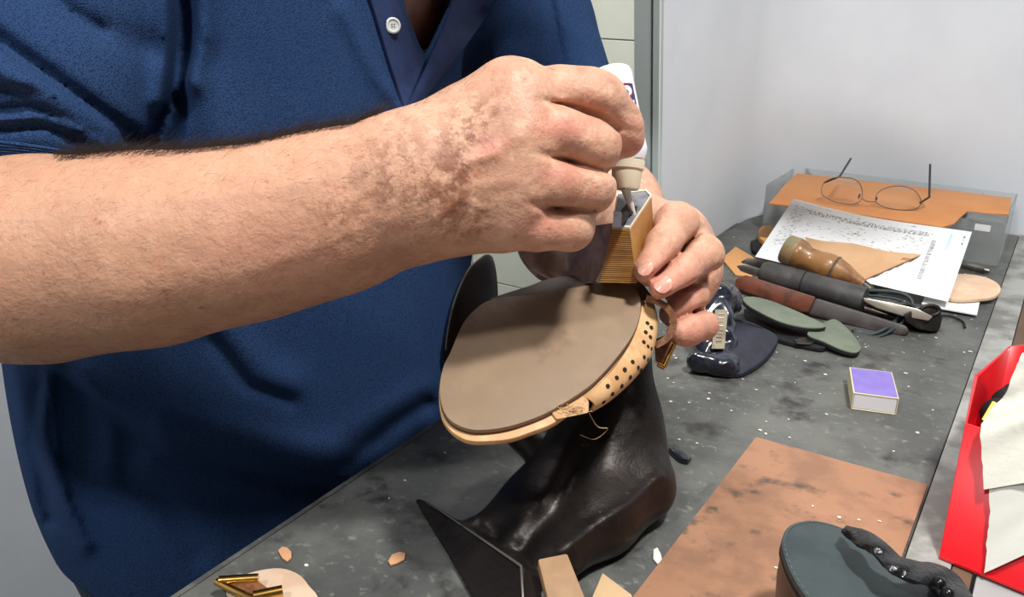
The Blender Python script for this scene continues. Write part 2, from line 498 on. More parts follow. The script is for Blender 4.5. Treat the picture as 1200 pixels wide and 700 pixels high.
M_navyfab = mat('dark_navy_leather', (38, 40, 54), .55, bump=.5, bscale=160, rgb2=(30, 32, 42), scale=60)
M_cream = mat('cream_label', (142, 132, 112), .6)
M_stick = mat('cut_leather_strip', (164, 130, 96), .6, rgb2=(150, 118, 88), scale=30, bump=.15)
M_stickl = mat('pale_strip_edge', (196, 164, 126), .7)
M_pink = mat('pale_pink_leather', (206, 180, 156), .7, rgb2=(196, 164, 138), scale=40, bump=.15)
M_scrap = mat('tan_scrap', (196, 146, 108), .7, bump=.3)
M_flake = mat('white_flake', (222, 214, 200), .7)
M_chip = mat('shiny_black_chip', (22, 28, 36), .15, coat=.6)
M_mpurple = mat('matchbox_purple', (132, 116, 190), .55, rgb2=(126, 108, 184), scale=80)
M_mcard = mat('matchbox_cream_card', (226, 214, 176), .7)
M_mwhite = mat('matchbox_white_tray', (228, 230, 230), .7)
M_clear = mat('clear_plastic', (222, 226, 224), .12, trans=.85, ior=1.35, spec=.5, alpha=.62)
M_tansheet = mat('orange_tan_sheet', (190, 128, 74), .6, rgb2=(184, 120, 68), scale=12, bump=.06)
M_lens = mat('eyeglass_lens', (250, 250, 250), .02, trans=1.0, ior=1.12, alpha=.55)
M_wire = mat('bronze_wire', (96, 74, 58), .3, metal=.9)
M_temple = mat('dark_temple_plastic', (40, 42, 52), .35)
M_awlwood = mat('worn_handle_wood', (150, 106, 62), .38, rgb2=(104, 66, 36), scale=26, lo=.45, hi=.65, coat=.25, bump=.1, stretch=(1, 1, 1))
M_ferrule = mat('green_grey_ferrule', (126, 124, 100), .5, rgb2=(140, 112, 70), scale=60)
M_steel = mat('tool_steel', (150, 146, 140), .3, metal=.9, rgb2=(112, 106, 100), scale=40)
M_darksteel = mat('dark_forged_steel', (70, 66, 62), .42, metal=.7, rgb2=(50, 46, 44), scale=40, bump=.2)
M_tape = mat('black_tape_wrap', (58, 58, 58), .5, rgb2=(76, 74, 72), scale=30, bump=.4, bscale=90)
M_redwood = mat('red_brown_wood', (112, 60, 40), .5, rgb2=(84, 46, 32), scale=40, lo=.45, hi=.6, bump=.25)
M_greywood = mat('dark_grey_wood', (66, 60, 58), .55, rgb2=(82, 76, 74), scale=40, bump=.2)
M_green = mat('grey_green_insole', (116, 124, 108), .65, rgb2=(106, 114, 100), scale=40, bump=.1)
M_blackfelt = mat('black_insole_back', (24, 24, 25), .7)
M_cord = mat('dark_green_cord', (46, 58, 60), .55)
M_paperk = mat('pale_kraft_leather', (206, 166, 126), .7, rgb2=(200, 158, 118), scale=24, bump=.08)
M_orange = mat('orange_tan_offcut', (206, 150, 92), .65)
M_insole = mat('pale_insole_board', (226, 196, 168), .65, rgb2=(216, 182, 152), scale=30)
M_card = mat('white_card', (222, 224, 224), .7)
M_button = mat('white_shirt_button', (206, 208, 206), .25, coat=.4)
M_hair = mat('dark_brown_hair', (46, 32, 24), .5)
M_nail = mat('fingernail_pink', (212, 150, 132), .3, coat=.2, rgb2=(222, 166, 148), scale=120)
M_pants = mat('dark_navy_trousers', (26, 30, 52), .85, bump=.3, bscale=500)
M_shoe = mat('man_black_shoe_leather', (28, 26, 25), .4)
M_lampf = mat('lamp_frame_white', (230, 230, 230), .4)

def paper_material():
    M = mat('printed_paper', (226, 228, 230), .75)
    nt = M.node_tree; N = nt.nodes; L = nt.links; b = N['Principled BSDF']
    uv = N.new('ShaderNodeUVMap'); uv.uv_map = 'page'
    def mapping(sc):
        mp = N.new('ShaderNodeMapping'); mp.inputs['Scale'].default_value = sc
        L.new(uv.outputs['UV'], mp.inputs['Vector']); return mp.outputs['Vector']
    def thr(src, lo, hi):
        r = N.new('ShaderNodeMapRange'); r.inputs['From Min'].default_value = lo; r.inputs['From Max'].default_value = hi
        L.new(src, r.inputs['Value']); return r.outputs['Result']
    def math_(op, a, bb):
        n = N.new('ShaderNodeMath'); n.operation = op
        for i, v in enumerate((a, bb)):
            if isinstance(v, (int, float)): n.inputs[i].default_value = v
            else: L.new(v, n.inputs[i])
        return n.outputs[0]
    sep = N.new('ShaderNodeSeparateXYZ'); L.new(uv.outputs['UV'], sep.inputs[0])
    u, v = sep.outputs[0], sep.outputs[1]
    def rect(u0, u1, v0, v1):
        return math_('MULTIPLY', math_('MULTIPLY', math_('GREATER_THAN', u, u0), math_('LESS_THAN', u, u1)),
                     math_('MULTIPLY', math_('GREATER_THAN', v, v0), math_('LESS_THAN', v, v1)))
    def ink(sc, lo, hi):
        n = N.new('ShaderNodeTexNoise'); n.inputs['Scale'].default_value = 1; n.inputs['Detail'].default_value = 2
        L.new(mapping(sc), n.inputs['Vector']); return thr(n.outputs['Fac'], lo, hi)
    fine = ink((46, 60, 1), .52, .62); coarse = ink((120, 16, 1), .45, .55); sp = ink((30, 40, 1), .60, .68)
    fine2 = ink((16, 120, 1), .45, .55)
    parts = [(rect(.10, .78, .84, .905), math_('MULTIPLY', coarse, .62)), (rect(.03, .80, .10, .97), math_('MULTIPLY', sp, .5)),
             (rect(.03, .10, .25, .92), math_('MULTIPLY', fine, .55)), (rect(.805, .83, .22, .80), math_('MULTIPLY', fine2, .8)),
             (rect(.36, .44, .66, .72), math_('MULTIPLY', fine, .8)), (rect(.965, .975, .80, .93), math_('MULTIPLY', fine2, .9)),
             (rect(.14, .45, .06, .16), math_('MULTIPLY', fine, .6)), (rect(.66, .76, .74, .82), math_('MULTIPLY', fine, .5))]
    tot = None
    for r, k in parts:
        t = math_('MULTIPLY', r, k); tot = t if tot is None else math_('MAXIMUM', tot, t)
    x = N.new('ShaderNodeMix'); x.data_type = 'RGBA'
    L.new(tot, x.inputs['Factor']); x.inputs['A'].default_value = (*s2l((228, 230, 232)), 1); x.inputs['B'].default_value = (*s2l((52, 56, 66)), 1)
    y = N.new('ShaderNodeMix'); y.data_type = 'RGBA'
    L.new(rect(.89, .905, .70, .93), y.inputs['Factor']); L.new(x.outputs['Result'], y.inputs['A']); y.inputs['B'].default_value = (*s2l((190, 214, 226)), 1)
    L.new(y.outputs['Result'], b.inputs['Base Color'])
    return M

def skin_material():
    M = mat('weathered_skin', (214, 164, 136), .46, sss=.12, spec=.4)
    nt = M.node_tree; N = nt.nodes; L = nt.links; b = N['Principled BSDF']
    tc = N.new('ShaderNodeTexCoord')
    def noise(sc, det=4, rough=.6, st=None):
        n = N.new('ShaderNodeTexNoise'); n.inputs['Scale'].default_value = sc; n.inputs['Detail'].default_value = det; n.inputs['Roughness'].default_value = rough
        if st:
            mp = N.new('ShaderNodeMapping'); mp.inputs['Scale'].default_value = st; L.new(tc.outputs['Object'], mp.inputs['Vector']); L.new(mp.outputs['Vector'], n.inputs['Vector'])
        else: L.new(tc.outputs['Object'], n.inputs['Vector'])
        return n.outputs['Fac']
    def rg(src, lo, hi, a=0, c=1):
        r = N.new('ShaderNodeMapRange'); r.interpolation_type = 'SMOOTHSTEP'
        for k, v in (('From Min', lo), ('From Max', hi), ('To Min', a), ('To Max', c)): r.inputs[k].default_value = v
        L.new(src, r.inputs['Value']); return r.outputs['Result']
    def mul(a, c):
        n = N.new('ShaderNodeMath'); n.operation = 'MULTIPLY'; L.new(a, n.inputs[0])
        if isinstance(c, (int, float)): n.inputs[1].default_value = c
        else: L.new(c, n.inputs[1])
        return n.outputs[0]
    def mx(f, a, c):
        x = N.new('ShaderNodeMix'); x.data_type = 'RGBA'; L.new(f, x.inputs['Factor'])
        if isinstance(a, tuple) and len(a) == 3: x.inputs['A'].default_value = (*s2l(a), 1)
        else: L.new(a, x.inputs['A'])
        x.inputs['B'].default_value = (*s2l(c), 1); return x.outputs['Result']
    def attr(n):
        a = N.new('ShaderNodeAttribute'); a.attribute_name = n; return a.outputs['Fac']
    c = mx(rg(noise(28, 5), .38, .66), (200, 155, 129), (182, 136, 112))
    c = mx(mul(rg(noise(75, 4), .52, .70), .55), c, (182, 118, 92))
    c = mx(mul(rg(noise(95, 5, .7), .52, .68), .75), c, (210, 170, 144))
    c = mx(mul(rg(noise(210, 4, .7), .55, .70), .5), c, (176, 116, 90))
    c = mx(mul(attr('tan'), .8), c, (200, 150, 120))
    c = mx(mul(attr('red'), rg(noise(60, 3), .25, .6, .35, .8)), c, (204, 128, 112))
    c = mx(mul(attr('mottle'), rg(noise(110, 5, .7), .40, .60)), c, (128, 80, 58))
    c = mx(mul(attr('mottle'), rg(noise(230, 3, .7), .52, .66)), c, (134, 84, 64))
    c = mx(mul(rg(noise(150, 2), .70, .75), .5), c, (140, 92, 70))
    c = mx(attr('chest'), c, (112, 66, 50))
    L.new(c, b.inputs['Base Color'])
    bn = N.new('ShaderNodeBump'); bn.inputs['Strength'].default_value = .42; bn.inputs['Distance'].default_value = .001
    L.new(noise(520, 4, .65), bn.inputs['Height'])
    b2 = N.new('ShaderNodeBump'); b2.inputs['Strength'].default_value = .34; b2.inputs['Distance'].default_value = .003
    L.new(noise(120, 3), b2.inputs['Height']); L.new(bn.outputs['Normal'], b2.inputs['Normal'])
    L.new(b2.outputs['Normal'], b.inputs['Normal'])
    return M

def shirt_material():
    M = mat('navy_pique_cotton', (38, 66, 128), .92, spec=.08)
    nt = M.node_tree; N = nt.nodes; L = nt.links; b = N['Principled BSDF']
    tc = N.new('ShaderNodeTexCoord')
    v = N.new('ShaderNodeTexVoronoi'); v.inputs['Scale'].default_value = 1000; L.new(tc.outputs['Object'], v.inputs['Vector'])
    n = N.new('ShaderNodeTexNoise'); n.inputs['Scale'].default_value = 300; n.inputs['Detail'].default_value = 4; L.new(tc.outputs['Object'], n.inputs['Vector'])
    n2 = N.new('ShaderNodeTexNoise'); n2.inputs['Scale'].default_value = 14; n2.inputs['Detail'].default_value = 5; L.new(tc.outputs['Object'], n2.inputs['Vector'])
    r = N.new('ShaderNodeMapRange'); r.inputs['From Min'].default_value = .0; r.inputs['From Max'].default_value = .75; L.new(v.outputs['Distance'], r.inputs['Value'])
    x = N.new('ShaderNodeMix'); x.data_type = 'RGBA'; L.new(r.outputs['Result'], x.inputs['Factor'])
    x.inputs['A'].default_value = (*s2l((54, 79, 120)), 1); x.inputs['B'].default_value = (*s2l((31, 49, 80)), 1)
    y = N.new('ShaderNodeMix'); y.data_type = 'RGBA'
    r2 = N.new('ShaderNodeMapRange'); r2.inputs['From Min'].default_value = .4; r2.inputs['From Max'].default_value = .7; r2.inputs['To Max'].default_value = .45
    L.new(n2.outputs['Fac'], r2.inputs['Value']); L.new(r2.outputs['Result'], y.inputs['Factor'])
    L.new(x.outputs['Result'], y.inputs['A']); y.inputs['B'].default_value = (*s2l((32, 55, 94)), 1)
    L.new(y.outputs['Result'], b.inputs['Base Color'])
    bn = N.new('ShaderNodeBump'); bn.inputs['Strength'].default_value = .5; bn.inputs['Distance'].default_value = .0006
    L.new(v.outputs['Distance'], bn.inputs['Height'])
    b2 = N.new('ShaderNodeBump'); b2.inputs['Strength'].default_value = .2; b2.inputs['Distance'].default_value = .001
    L.new(n.outputs['Fac'], b2.inputs['Height']); L.new(bn.outputs['Normal'], b2.inputs['Normal'])
    L.new(b2.outputs['Normal'], b.inputs['Normal'])
    return M
M_skin = skin_material(); M_shirt = shirt_material(); M_paper = paper_material()
M_placket = mat('navy_placket_cotton', (28, 46, 88), .9, bump=.3, bscale=600, rgb2=(24, 40, 78), scale=60)

# ------------------------------------------------------------------ the room
XL = -0.385; YB = 1.39; YT = 1.95; XW = -1.35; XR = 2.2; YF = -1.8; ZC = 2.6
def struct(o): o['kind'] = 'structure'; return o
struct(box('floor', (XW - .1, YF - .1, -.1), (XR + .1, YT + .1, 0), M_floor))
struct(box('ceiling', (XW - .1, YF - .1, ZC), (XR + .1, YT + .1, ZC + .1), M_ceil))
struct(box('wall_back', (XL + .16, YB, 0), (XR + .1, YB + .1, ZC), M_wall))
struct(box('wall_right', (XR, YF, 0), (XR + .1, YB, ZC), M_wall2))
struct(box('wall_front', (XW - .1, YF - .1, 0), (XR + .1, YF, ZC), M_wall2))
struct(box('wall_far', (XW - .1, YF, 0), (XW, YT, ZC), M_wall))
# partition beside the bench: its end leans a hair, as in the photograph
y0, y1_ = X(778, 0, XL), X(775.5, 217, XL)
sl = (y1_[1] - y0[1]) / (y1_[2] - y0[2])
def yend(z): return y1_[1] + sl * (z - y1_[2])
xe = Y(735, 60, yend(1.3))[0]
rc_ = .16
cove = [(XL + rc_ * (1 - math.cos(a)), YB - rc_ + rc_ * math.sin(a)) for a in np.linspace(0, math.pi / 2, 13)] + [(XL + rc_, YB + .1)]
struct(prism('wall_left', [(xe, yend(0), 0), (XL, yend(0), 0)] + [(x, y, 0) for x, y in cove] + [(xe, YB + .1, 0)],
             [(xe, yend(ZC), ZC), (XL, yend(ZC), ZC)] + [(x, y, ZC) for x, y in cove] + [(xe, YB + .1, ZC)], M_wall))
def endstrip(name, xa, xb, out, m_):
    struct(prism(name, [(xa, yend(0) - out, 0), (xb, yend(0) - out, 0), (xb, yend(0) - .0005, 0), (xa, yend(0) - .0005, 0)],
                 [(xa, yend(ZC) - out, ZC), (xb, yend(ZC) - out, ZC), (xb, yend(ZC) - .0005, ZC), (xa, yend(ZC) - .0005, ZC)], m_))
endstrip('trim_1', xe, XL - .012, .004, M_frame)
endstrip('trim_2', XL - .009, XL - .002, .006, M_frame)
# tiled wall behind
tw = struct(box('wall_tiled', (XW, YT, 0), (XL, YT + .1, ZC), M_grout))
zg = Y(700, 45, YT)[2]; tw_, th_ = .47, .33
tme = None
k0 = int(math.floor(zg / th_))
for i in range(3):
    for j in range(8):
        zc = zg + (j - k0) * th_ + th_ / 2
        if zc < .05 or zc > ZC - .1: continue
        xc = XL - .02 - tw_ * (i + .5)
        if xc - tw_ / 2 < XW: continue
        if tme is None:
            bm = prism_bm([(-tw_ / 2 + .0015, -.004, -th_ / 2 + .0015), (tw_ / 2 - .0015, -.004, -th_ / 2 + .0015), (tw_ / 2 - .0015, .004, -th_ / 2 + .0015), (-tw_ / 2 + .0015, .004, -th_ / 2 + .0015)],
                          [(-tw_ / 2 + .0015, -.004, th_ / 2 - .0015), (tw_ / 2 - .0015, -.004, th_ / 2 - .0015), (tw_ / 2 - .0015, .004, th_ / 2 - .0015), (-tw_ / 2 + .0015, .004, th_ / 2 - .0015)], .001, 1)
            to = fin(bm, 'tile', M_tile, tw, False); tme = to.data
        else:
            to = bpy.data.objects.new('tile', tme); C.objects.link(to); to.parent = tw
        to.location = (xc, YT - .002, zc)

# lamps in the ceiling (above the frame); the one behind the man is added fill
for n, (loc, sx, sy, pw, colr) in enumerate(LAMPS):
    t = thing('ceiling_lamp', ['square ceiling lamp directly above the bench side', 'square ceiling lamp behind the photographer', 'largest square ceiling lamp, behind the man, added to brighten the tiled wall'][n], 'lamp', (loc[0], loc[1], ZC), 'ceiling lamps')
    fr = bmesh.new()
    for sx_, sy_, ax in ((sx / 2 + .01, 0, 0), (-sx / 2 - .01, 0, 0), (0, sy / 2 + .01, 1), (0, -sy / 2 - .01, 1)):
        hx, hy = (.01, sy / 2 + .02) if ax == 0 else (sx / 2 + .02, .01)
        q = [(loc[0] + sx_ - hx, loc[1] + sy_ - hy), (loc[0] + sx_ + hx, loc[1] + sy_ - hy), (loc[0] + sx_ + hx, loc[1] + sy_ + hy), (loc[0] + sx_ - hx, loc[1] + sy_ + hy)]
        prism_bm([(*p, ZC - .04) for p in q], [(*p, ZC) for p in q], bm=fr)
    fin(fr, 'lamp_frame', M_lampf, t, False)

# ------------------------------------------------------------------ workbench
wb = thing('workbench', 'long workbench with a scuffed dark grey top and a pale metal edge strip', 'workbench', (-.2, .6, 0))
XS = -.038; XS2 = -.012
q_ = [(XL + .004, -.25), (XS, -.25), (XS, YB - .003), (XL + .163, YB - .003)] + [(XL + .003 + .16 * (1 - math.cos(a)), YB - .163 + .16 * math.sin(a)) for a in np.linspace(math.pi / 2, 0, 13)][1:]
prism('bench_top', [(x, y, ZB - .032) for x, y in q_], [(x, y, ZB) for x, y in q_], M_bench, wb, .001)
box('left_edge_trim', (XL + .0005, -.25, ZB - .034), (XL + .004, YB - .17, ZB + .0006), M_edge, wb)
box('edge_strip', (XS + .0006, -.25, ZB - .03), (XS2, YB - .003, ZB + .0012), M_strip, wb, .0008)['label'] = 'pale dirty metal strip along the right edge'
box('wooden_rail', (XS2 + .0005, -.25, ZB - .05), (XS2 + .012, YB - .003, ZB + .0005), M_rail, wb, .001)
for x, y in ((XL + .03, -.2), (XS - .03, -.2), (XL + .03, YB - .24), (XS - .03, YB - .06)):
    box('leg', (x - .022, y - .022, 0), (x + .022, y + .022, ZB - .032), M_darkwood, wb, .002)
box('apron', (XL + .02, -.22, ZB - .10), (XS - .01, YB - .18, ZB - .0322), M_darkwood, wb)
st = thing('side_table', 'grey side table on the right of the bench, under the red bin', 'table', (.2, .6, 0))
box('table_top', (.002, -.25, ZB - .025), (.42, YB - .004, ZB), mat('grey_table_laminate', (150, 150, 150), .5), st, .001)
for x, y in ((.03, -.2), (.38, -.2), (.03, YB - .06), (.38, YB - .06)):
    box('leg', (x - .02, y - .02, 0), (x + .02, y + .02, ZB - .025), M_darkwood, st, .002)

# ------------------------------------------------------------------ the man
man = thing('person', 'man in a navy polo shirt squeezing glue into an upturned shoe heel with both hands', 'person', (-.60, .52, 0))
def pr(px, py, d, r): return (P(px, py, d), px2m(r, d))
S = Sculpt()
SHR, SHL = P(120, -190, .62), np.array([-.60, .80, 1.36])
ELR, ELL = P(-78, 306, .535), P(655, 175, .90)
# hidden core: yoke, chest, neck and bowed head
S.cap(SHR, SHL, .055, .055, .02)
S.ell((-.61, .55, 1.20), (.142, .20, .25), .05)
S.cap((-.58, .56, 1.36), (-.35, .58, 1.44), .062, .058, .04)
HC = np.array([-.27, .59, 1.46]); HA = np.stack([unit((1, -.1, -.9)), unit((.1, 1, 0)), np.cross(unit((1, -.1, -.9)), unit((.1, 1, 0)))], 1)
S.ell(HC, (.098, .078, .115), .02, A=HA)
S.ell(HC + HA @ np.array([.03, 0, -.07]), (.062, .058, .06), .03, A=HA)
S.cap(HC + HA @ np.array([.09, 0, .0]), HC + HA @ np.array([.115, 0, -.035]), .010, .015, .012)
for s_ in (-1, 1):
    S.ell(HC + HA @ np.array([-.005, s_ * .08, -.01]), (.018, .010, .032), .006, A=HA)
    S.ell(HC + HA @ np.array([.088, s_ * .032, .008]), (.014, .017, .010), .006, op='s', A=HA)
    S.ell(HC + HA @ np.array([.078, s_ * .032, .008]), (.012, .013, .011), .003, A=HA)
S.ell(HC + HA @ np.array([.098, 0, -.066]), (.012, .026, .004), .006, op='s', A=HA)
# right arm
S.chain([(SHR, .060), (ELR, .050)], .02, .01)
S.chain([(ELR, .050), pr(-20, 306, .52, 100), pr(60, 304, .512, 106), pr(180, 292, .503, 100), pr(300, 273, .497, 87), pr(400, 247, .491, 80), pr(492, 214, .487, 74)], .02, .03)
# right hand
MI, MM, MR, MP = (606, 113, .480), (606, 160, .474), (600, 213, .476), (588, 258, .482)
S.chain([pr(492, 208, .487, 66), pr(*MI, 34)], .02)
S.chain([pr(492, 214, .485, 66), pr(*MM, 36)], .02)
S.chain([pr(492, 220, .485, 66), pr(*MR, 36)], .02)
S.chain([pr(500, 230, .489, 58), pr(*MP, 32)], .02)
S.chain([pr(560, 150, .492, 50), pr(560, 225, .494, 52)], .02)
S.chain([pr(612, 113, .480, 31), pr(612, 162, .476, 34), pr(605, 215, .478, 34), pr(596, 258, .484, 30)], .012, .02)
S.chain([pr(592, 100, .478, 25), pr(608, 104, .478, 23)], .016)
S.chain([pr(*MI, 30), pr(655, 104, .487, 21.5), pr(688, 109, .493, 23.5), pr(704, 117, .500, 25), pr(724, 146, .514, 24), pr(733, 164, .520, 21)], .0035, .012)
S.chain([pr(*MM, 33), pr(652, 153, .477, 31), pr(695, 170, .484, 29.5), pr(694, 182, .525, 26), pr(672, 188, .556, 22)], .0035, .008)
S.chain([pr(*MR, 32), pr(645, 213, .478, 29.5), pr(690, 220, .487, 28.5), pr(686, 226, .53, 25), pr(662, 226, .556, 22)], .0035, .008)
S.chain([pr(*MP, 30), pr(628, 265, .486, 26.5), pr(668, 266, .493, 25.5), pr(672, 262, .53, 22), pr(650, 256, .556, 20)], .0035, .008)
S.chain([pr(545, 215, .53, 44), pr(620, 196, .565, 32), pr(680, 165, .585, 26), pr(712, 150, .585, 23)], .012, .01)
# tendons, veins, wrinkles
S.stroke([(530, 170, .3), (570, 135), (604, 110, .6)], 8, .0012, .3, .53)
S.stroke([(535, 195, .3), (575, 178), (606, 160, .6)], 8, .0012, .3, .53)
S.stroke([(535, 222, .3), (570, 218), (600, 213, .6)], 7, .0008, .3, .53)
S.stroke([(584, 182), (548, 190), (522, 216), (492, 232, .5)], 4, .0010, .3, .53)
S.stroke([(568, 245), (540, 232), (510, 258)], 4, .0008, .3, .53)
S.stroke([(150, 235, .4), (240, 232), (320, 222), (400, 205), (450, 190, .3)], 8, .0005, .3, .53)
S.stroke([(260, 330, .3), (340, 300), (430, 262), (470, 255, .4)], 9, .0005, .3, .53)
S.stroke([(60, 350, .2), (150, 345), (260, 320, .3)], 24, .0012, .3, .53)
S.stroke([(480, 150, .5), (489, 185), (494, 230), (500, 285, .3)], 6, -.0009, .3, .53)
S.stroke([(590, 82), (584, 100, .5)], 3, -.0006, .3, .53)
S.stroke([(630, 117, .2), (650, 121), (680, 127), (704, 136), (724, 150)], 4.2, -.0030, .3, .53)
S.stroke([(628, 178, .2), (648, 184), (670, 190), (700, 198), (722, 203)], 4.2, -.0030, .3, .53)
S.stroke([(618, 238, .2), (640, 243), (668, 246), (697, 245)], 4.2, -.0030, .3, .53)
S.stroke([(640, 105, .3), (690, 112), (715, 118)], 12, .0016, .3, .53)
S.stroke([(640, 150, .3), (690, 168)], 14, .0012, .3, .53)
S.stroke([(730, 128), (748, 136)], 3, -.0007, .3, .54)
S.stroke([(728, 150), (750, 156)], 3, -.0007, .3, .54)
for x, y, n in ((694, 156, 3), (688, 208, 3), (666, 256, 2), (722, 104, 2)):
    for i in range(n):
        S.stroke([(x - 6 + 7 * i, y - 4), (x - 4 + 7 * i, y + 18)], 1.8, -.0004, .3, .53)
# left arm and hand
S.chain([(SHL, .058), (ELL, .048)], .02, .01)
S.chain([(ELL, .047), pr(715, 245, .74, 56), pr(755, 280, .67, 43)], .02, .02)
S.chain([pr(755, 280, .67, 40), pr(788, 276, .635, 33), pr(800, 268, .615, 23)], .02, .015)
S.chain([pr(757, 288, .67, 40), pr(795, 300, .64, 30), pr(812, 318, .625, 24)], .02, .015)
S.chain([pr(790, 284, .635, 26), pr(808, 318, .625, 26), pr(806, 350, .62, 22)], .02, .015)
S.chain([pr(796, 268, .612, 24), pr(793, 263, .592, 23), pr(779, 288, .566, 19.5), pr(758, 316, .545, 16.5)], .003, .010)
S.chain([pr(812, 288, .612, 22), pr(824, 299, .585, 21), pr(799, 318, .563, 18.5), pr(777, 337, .546, 16.5)], .003, .010)
S.chain([pr(806, 335, .615, 20), pr(812, 346, .592, 16), pr(798, 358, .580, 15.5), pr(786, 368, .574, 14)], .003, .008)
S.chain([pr(808, 360, .612, 20), pr(823, 381, .59, 16), pr(806, 386, .574, 17.5), pr(795, 390, .566, 14.5)], .003, .008)
S.chain([pr(757, 285, .66, 36), pr(738, 300, .645, 26), pr(722, 300, .635, 20)], .012, .01)
S.stroke([(764, 325), (776, 316), (797, 296), (812, 280), (822, 268, .2)], 3.6, -.0034, .5, .62)
S.stroke([(776, 354), (806, 338), (824, 328), (842, 312, .3)], 3.6, -.0034, .5, .62)
S.stroke([(788, 376), (806, 368), (822, 362), (838, 362)], 3.6, -.0030, .5, .64)
for a in (([(812, 279), (826, 296), (836, 318)]), ([(806, 283), (817, 300), (826, 320)]), ([(790, 303), (797, 316), (803, 332)]), ([(780, 254), (792, 268), (806, 276)]), ([(770, 276), (778, 285), (790, 296)])):
    S.stroke(a, 2.0, -.0006, .5, .62)
lo = np.array([-.80, .15, 1.0]); hi = np.array([-.10, .93, 1.80])
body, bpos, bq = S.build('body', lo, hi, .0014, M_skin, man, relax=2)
bx, by, bz = proj(bpos)
def blob(cx, cy, rx, ry, d0=.3, d1=.54, soft=1.0):
    q = ((bx - cx) / rx) ** 2 + ((by - cy) / ry) ** 2
    return np.clip(np.exp(-q * soft), 0, 1) * ((bz > d0) & (bz < d1))
def vattr(name, v):
    a = body.data.attributes.new(name, 'FLOAT', 'POINT'); a.data.foreach_set('value', np.clip(v, 0, 1).astype(np.float32))
vattr('mottle', .75 * blob(545, 165, 30, 42) + .75 * blob(528, 232, 42, 42) + .6 * blob(470, 190, 45, 40) + .5 * blob(570, 130, 25, 20) + .45 * blob(410, 250, 60, 50) + .4 * blob(553, 262, 28, 22))
vattr('red', .8 * blob(590, 80, 12, 7) + .9 * blob(660, 148, 30, 14) + .7 * blob(655, 205, 28, 14) + .8 * blob(742, 165, 18, 28) + .6 * blob(640, 262, 30, 18) + .8 * blob(572, 170, 20, 14)
      + .9 * blob(765, 325, 26, 22, .5, .7) + .7 * blob(800, 340, 30, 40, .5, .7) + .6 * blob(810, 390, 28, 18, .5, .7) + .35 * blob(320, 300, 90, 60))
vattr('tan', ((bx < 560) & (bz < .56)) * np.clip((520 - bx) / 120, 0, 1) * .7 + .3 * blob(540, 210, 70, 80))
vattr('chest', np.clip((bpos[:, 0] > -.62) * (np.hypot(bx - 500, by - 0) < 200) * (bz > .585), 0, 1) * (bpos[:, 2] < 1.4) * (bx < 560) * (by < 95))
# fingernails: small curved plates lying in the finger tips
def nail(px, py, d, ax, wide, long_, up=None):
    c = P(px, py, d); a = unit(P(px + ax[0], py + ax[1], d + ax[2]) - c)
    i = np.argmin(((bpos - c) ** 2).sum(1))
    near = ((bpos - bpos[i]) ** 2).sum(1) < .004 ** 2
    n = bpos[near].mean(0); c0 = bpos[i]
    nrm = unit(CAM - c0) if up is None else unit(up)
    a = unit(a - nrm * (a @ nrm)); s = np.cross(nrm, a)
    g = []
    for u in np.linspace(-1, 1, 9):
        row = []
        for v in np.linspace(-1, 1, 9):
            k = (abs(u) ** 2.6 + abs(v) ** 2.6)
            sc = 1 if k <= 1 else k ** (-1 / 2.6)
            uu, vv = u * sc, v * sc
            row.append(c0 + a * uu * long_ / 2 + s * vv * wide / 2 - nrm * ((vv ** 2) * wide * .22 + (uu ** 2) * long_ * .06) + nrm * .0006)
        g.append(row)
    return sheet('fingernail', g, .0007, M_nail, body, 60)
nail(755.5, 314, .535, (-10, 13, 0), px2m(15, .53), px2m(19, .53), unit(-FWD * .9 - DOWN * .35 - RIGHT * .25))['label'] = 'nail of the left forefinger'
nail(777, 333, .535, (-12, 9, -.002), px2m(18, .535), px2m(21, .535), unit(-FWD * .9 - DOWN * .4 - RIGHT * .2))['label'] = 'nail of the left middle finger'

# polo shirt
T = Sculpt()
T.ell((-.615, .532, .97), (.195, .208, .30), .08)
T.ell((-.615, .55, 1.28), (.165, .235, .27), .10)
T.ell((-.615, .532, .78), (.185, .204, .25), .08)
T.cap(SHR, SHL, .075, .078, .06)
T.chain([(SHR, .085), (P(22, 120, .56), .080)], .025)
T.chain([(SHL, .088), (P(600, 40, .93), .086), (P(640, 150, .92), .080)], .03)
# open neck: a V with the chest showing
Vn = np.array([(466, -160), (560, -160), (528, 0), (497, 66), (470, 0)], float)
def vneck(p):
    x, y, z = proj(p); q = np.stack([x, y], 1)
    d = ((q - Vn[0]) ** 2).sum(1); sg = np.ones(len(q))
    for i in range(len(Vn)):
        j = i - 1; e = Vn[j] - Vn[i]; w_ = q - Vn[i]
        b = w_ - e * np.clip((w_ @ e) / (e @ e), 0, 1)[:, None]; d = np.minimum(d, (b * b).sum(1))
        c1 = q[:, 1] >= Vn[i, 1]; c2 = q[:, 1] < Vn[j, 1]; c3 = e[0] * w_[:, 1] > e[1] * w_[:, 0]
        sg = np.where((c1 & c2 & c3) | (~c1 & ~c2 & ~c3), -sg, sg)
    return np.maximum(np.maximum(sg * np.sqrt(d) * np.abs(z) / F, z - .90), .3 - z)
T.fn(vneck, .004, 's')
T.cap((-.58, .56, 1.37), (-.32, .54, 1.47), .075, .075, .02, 's')
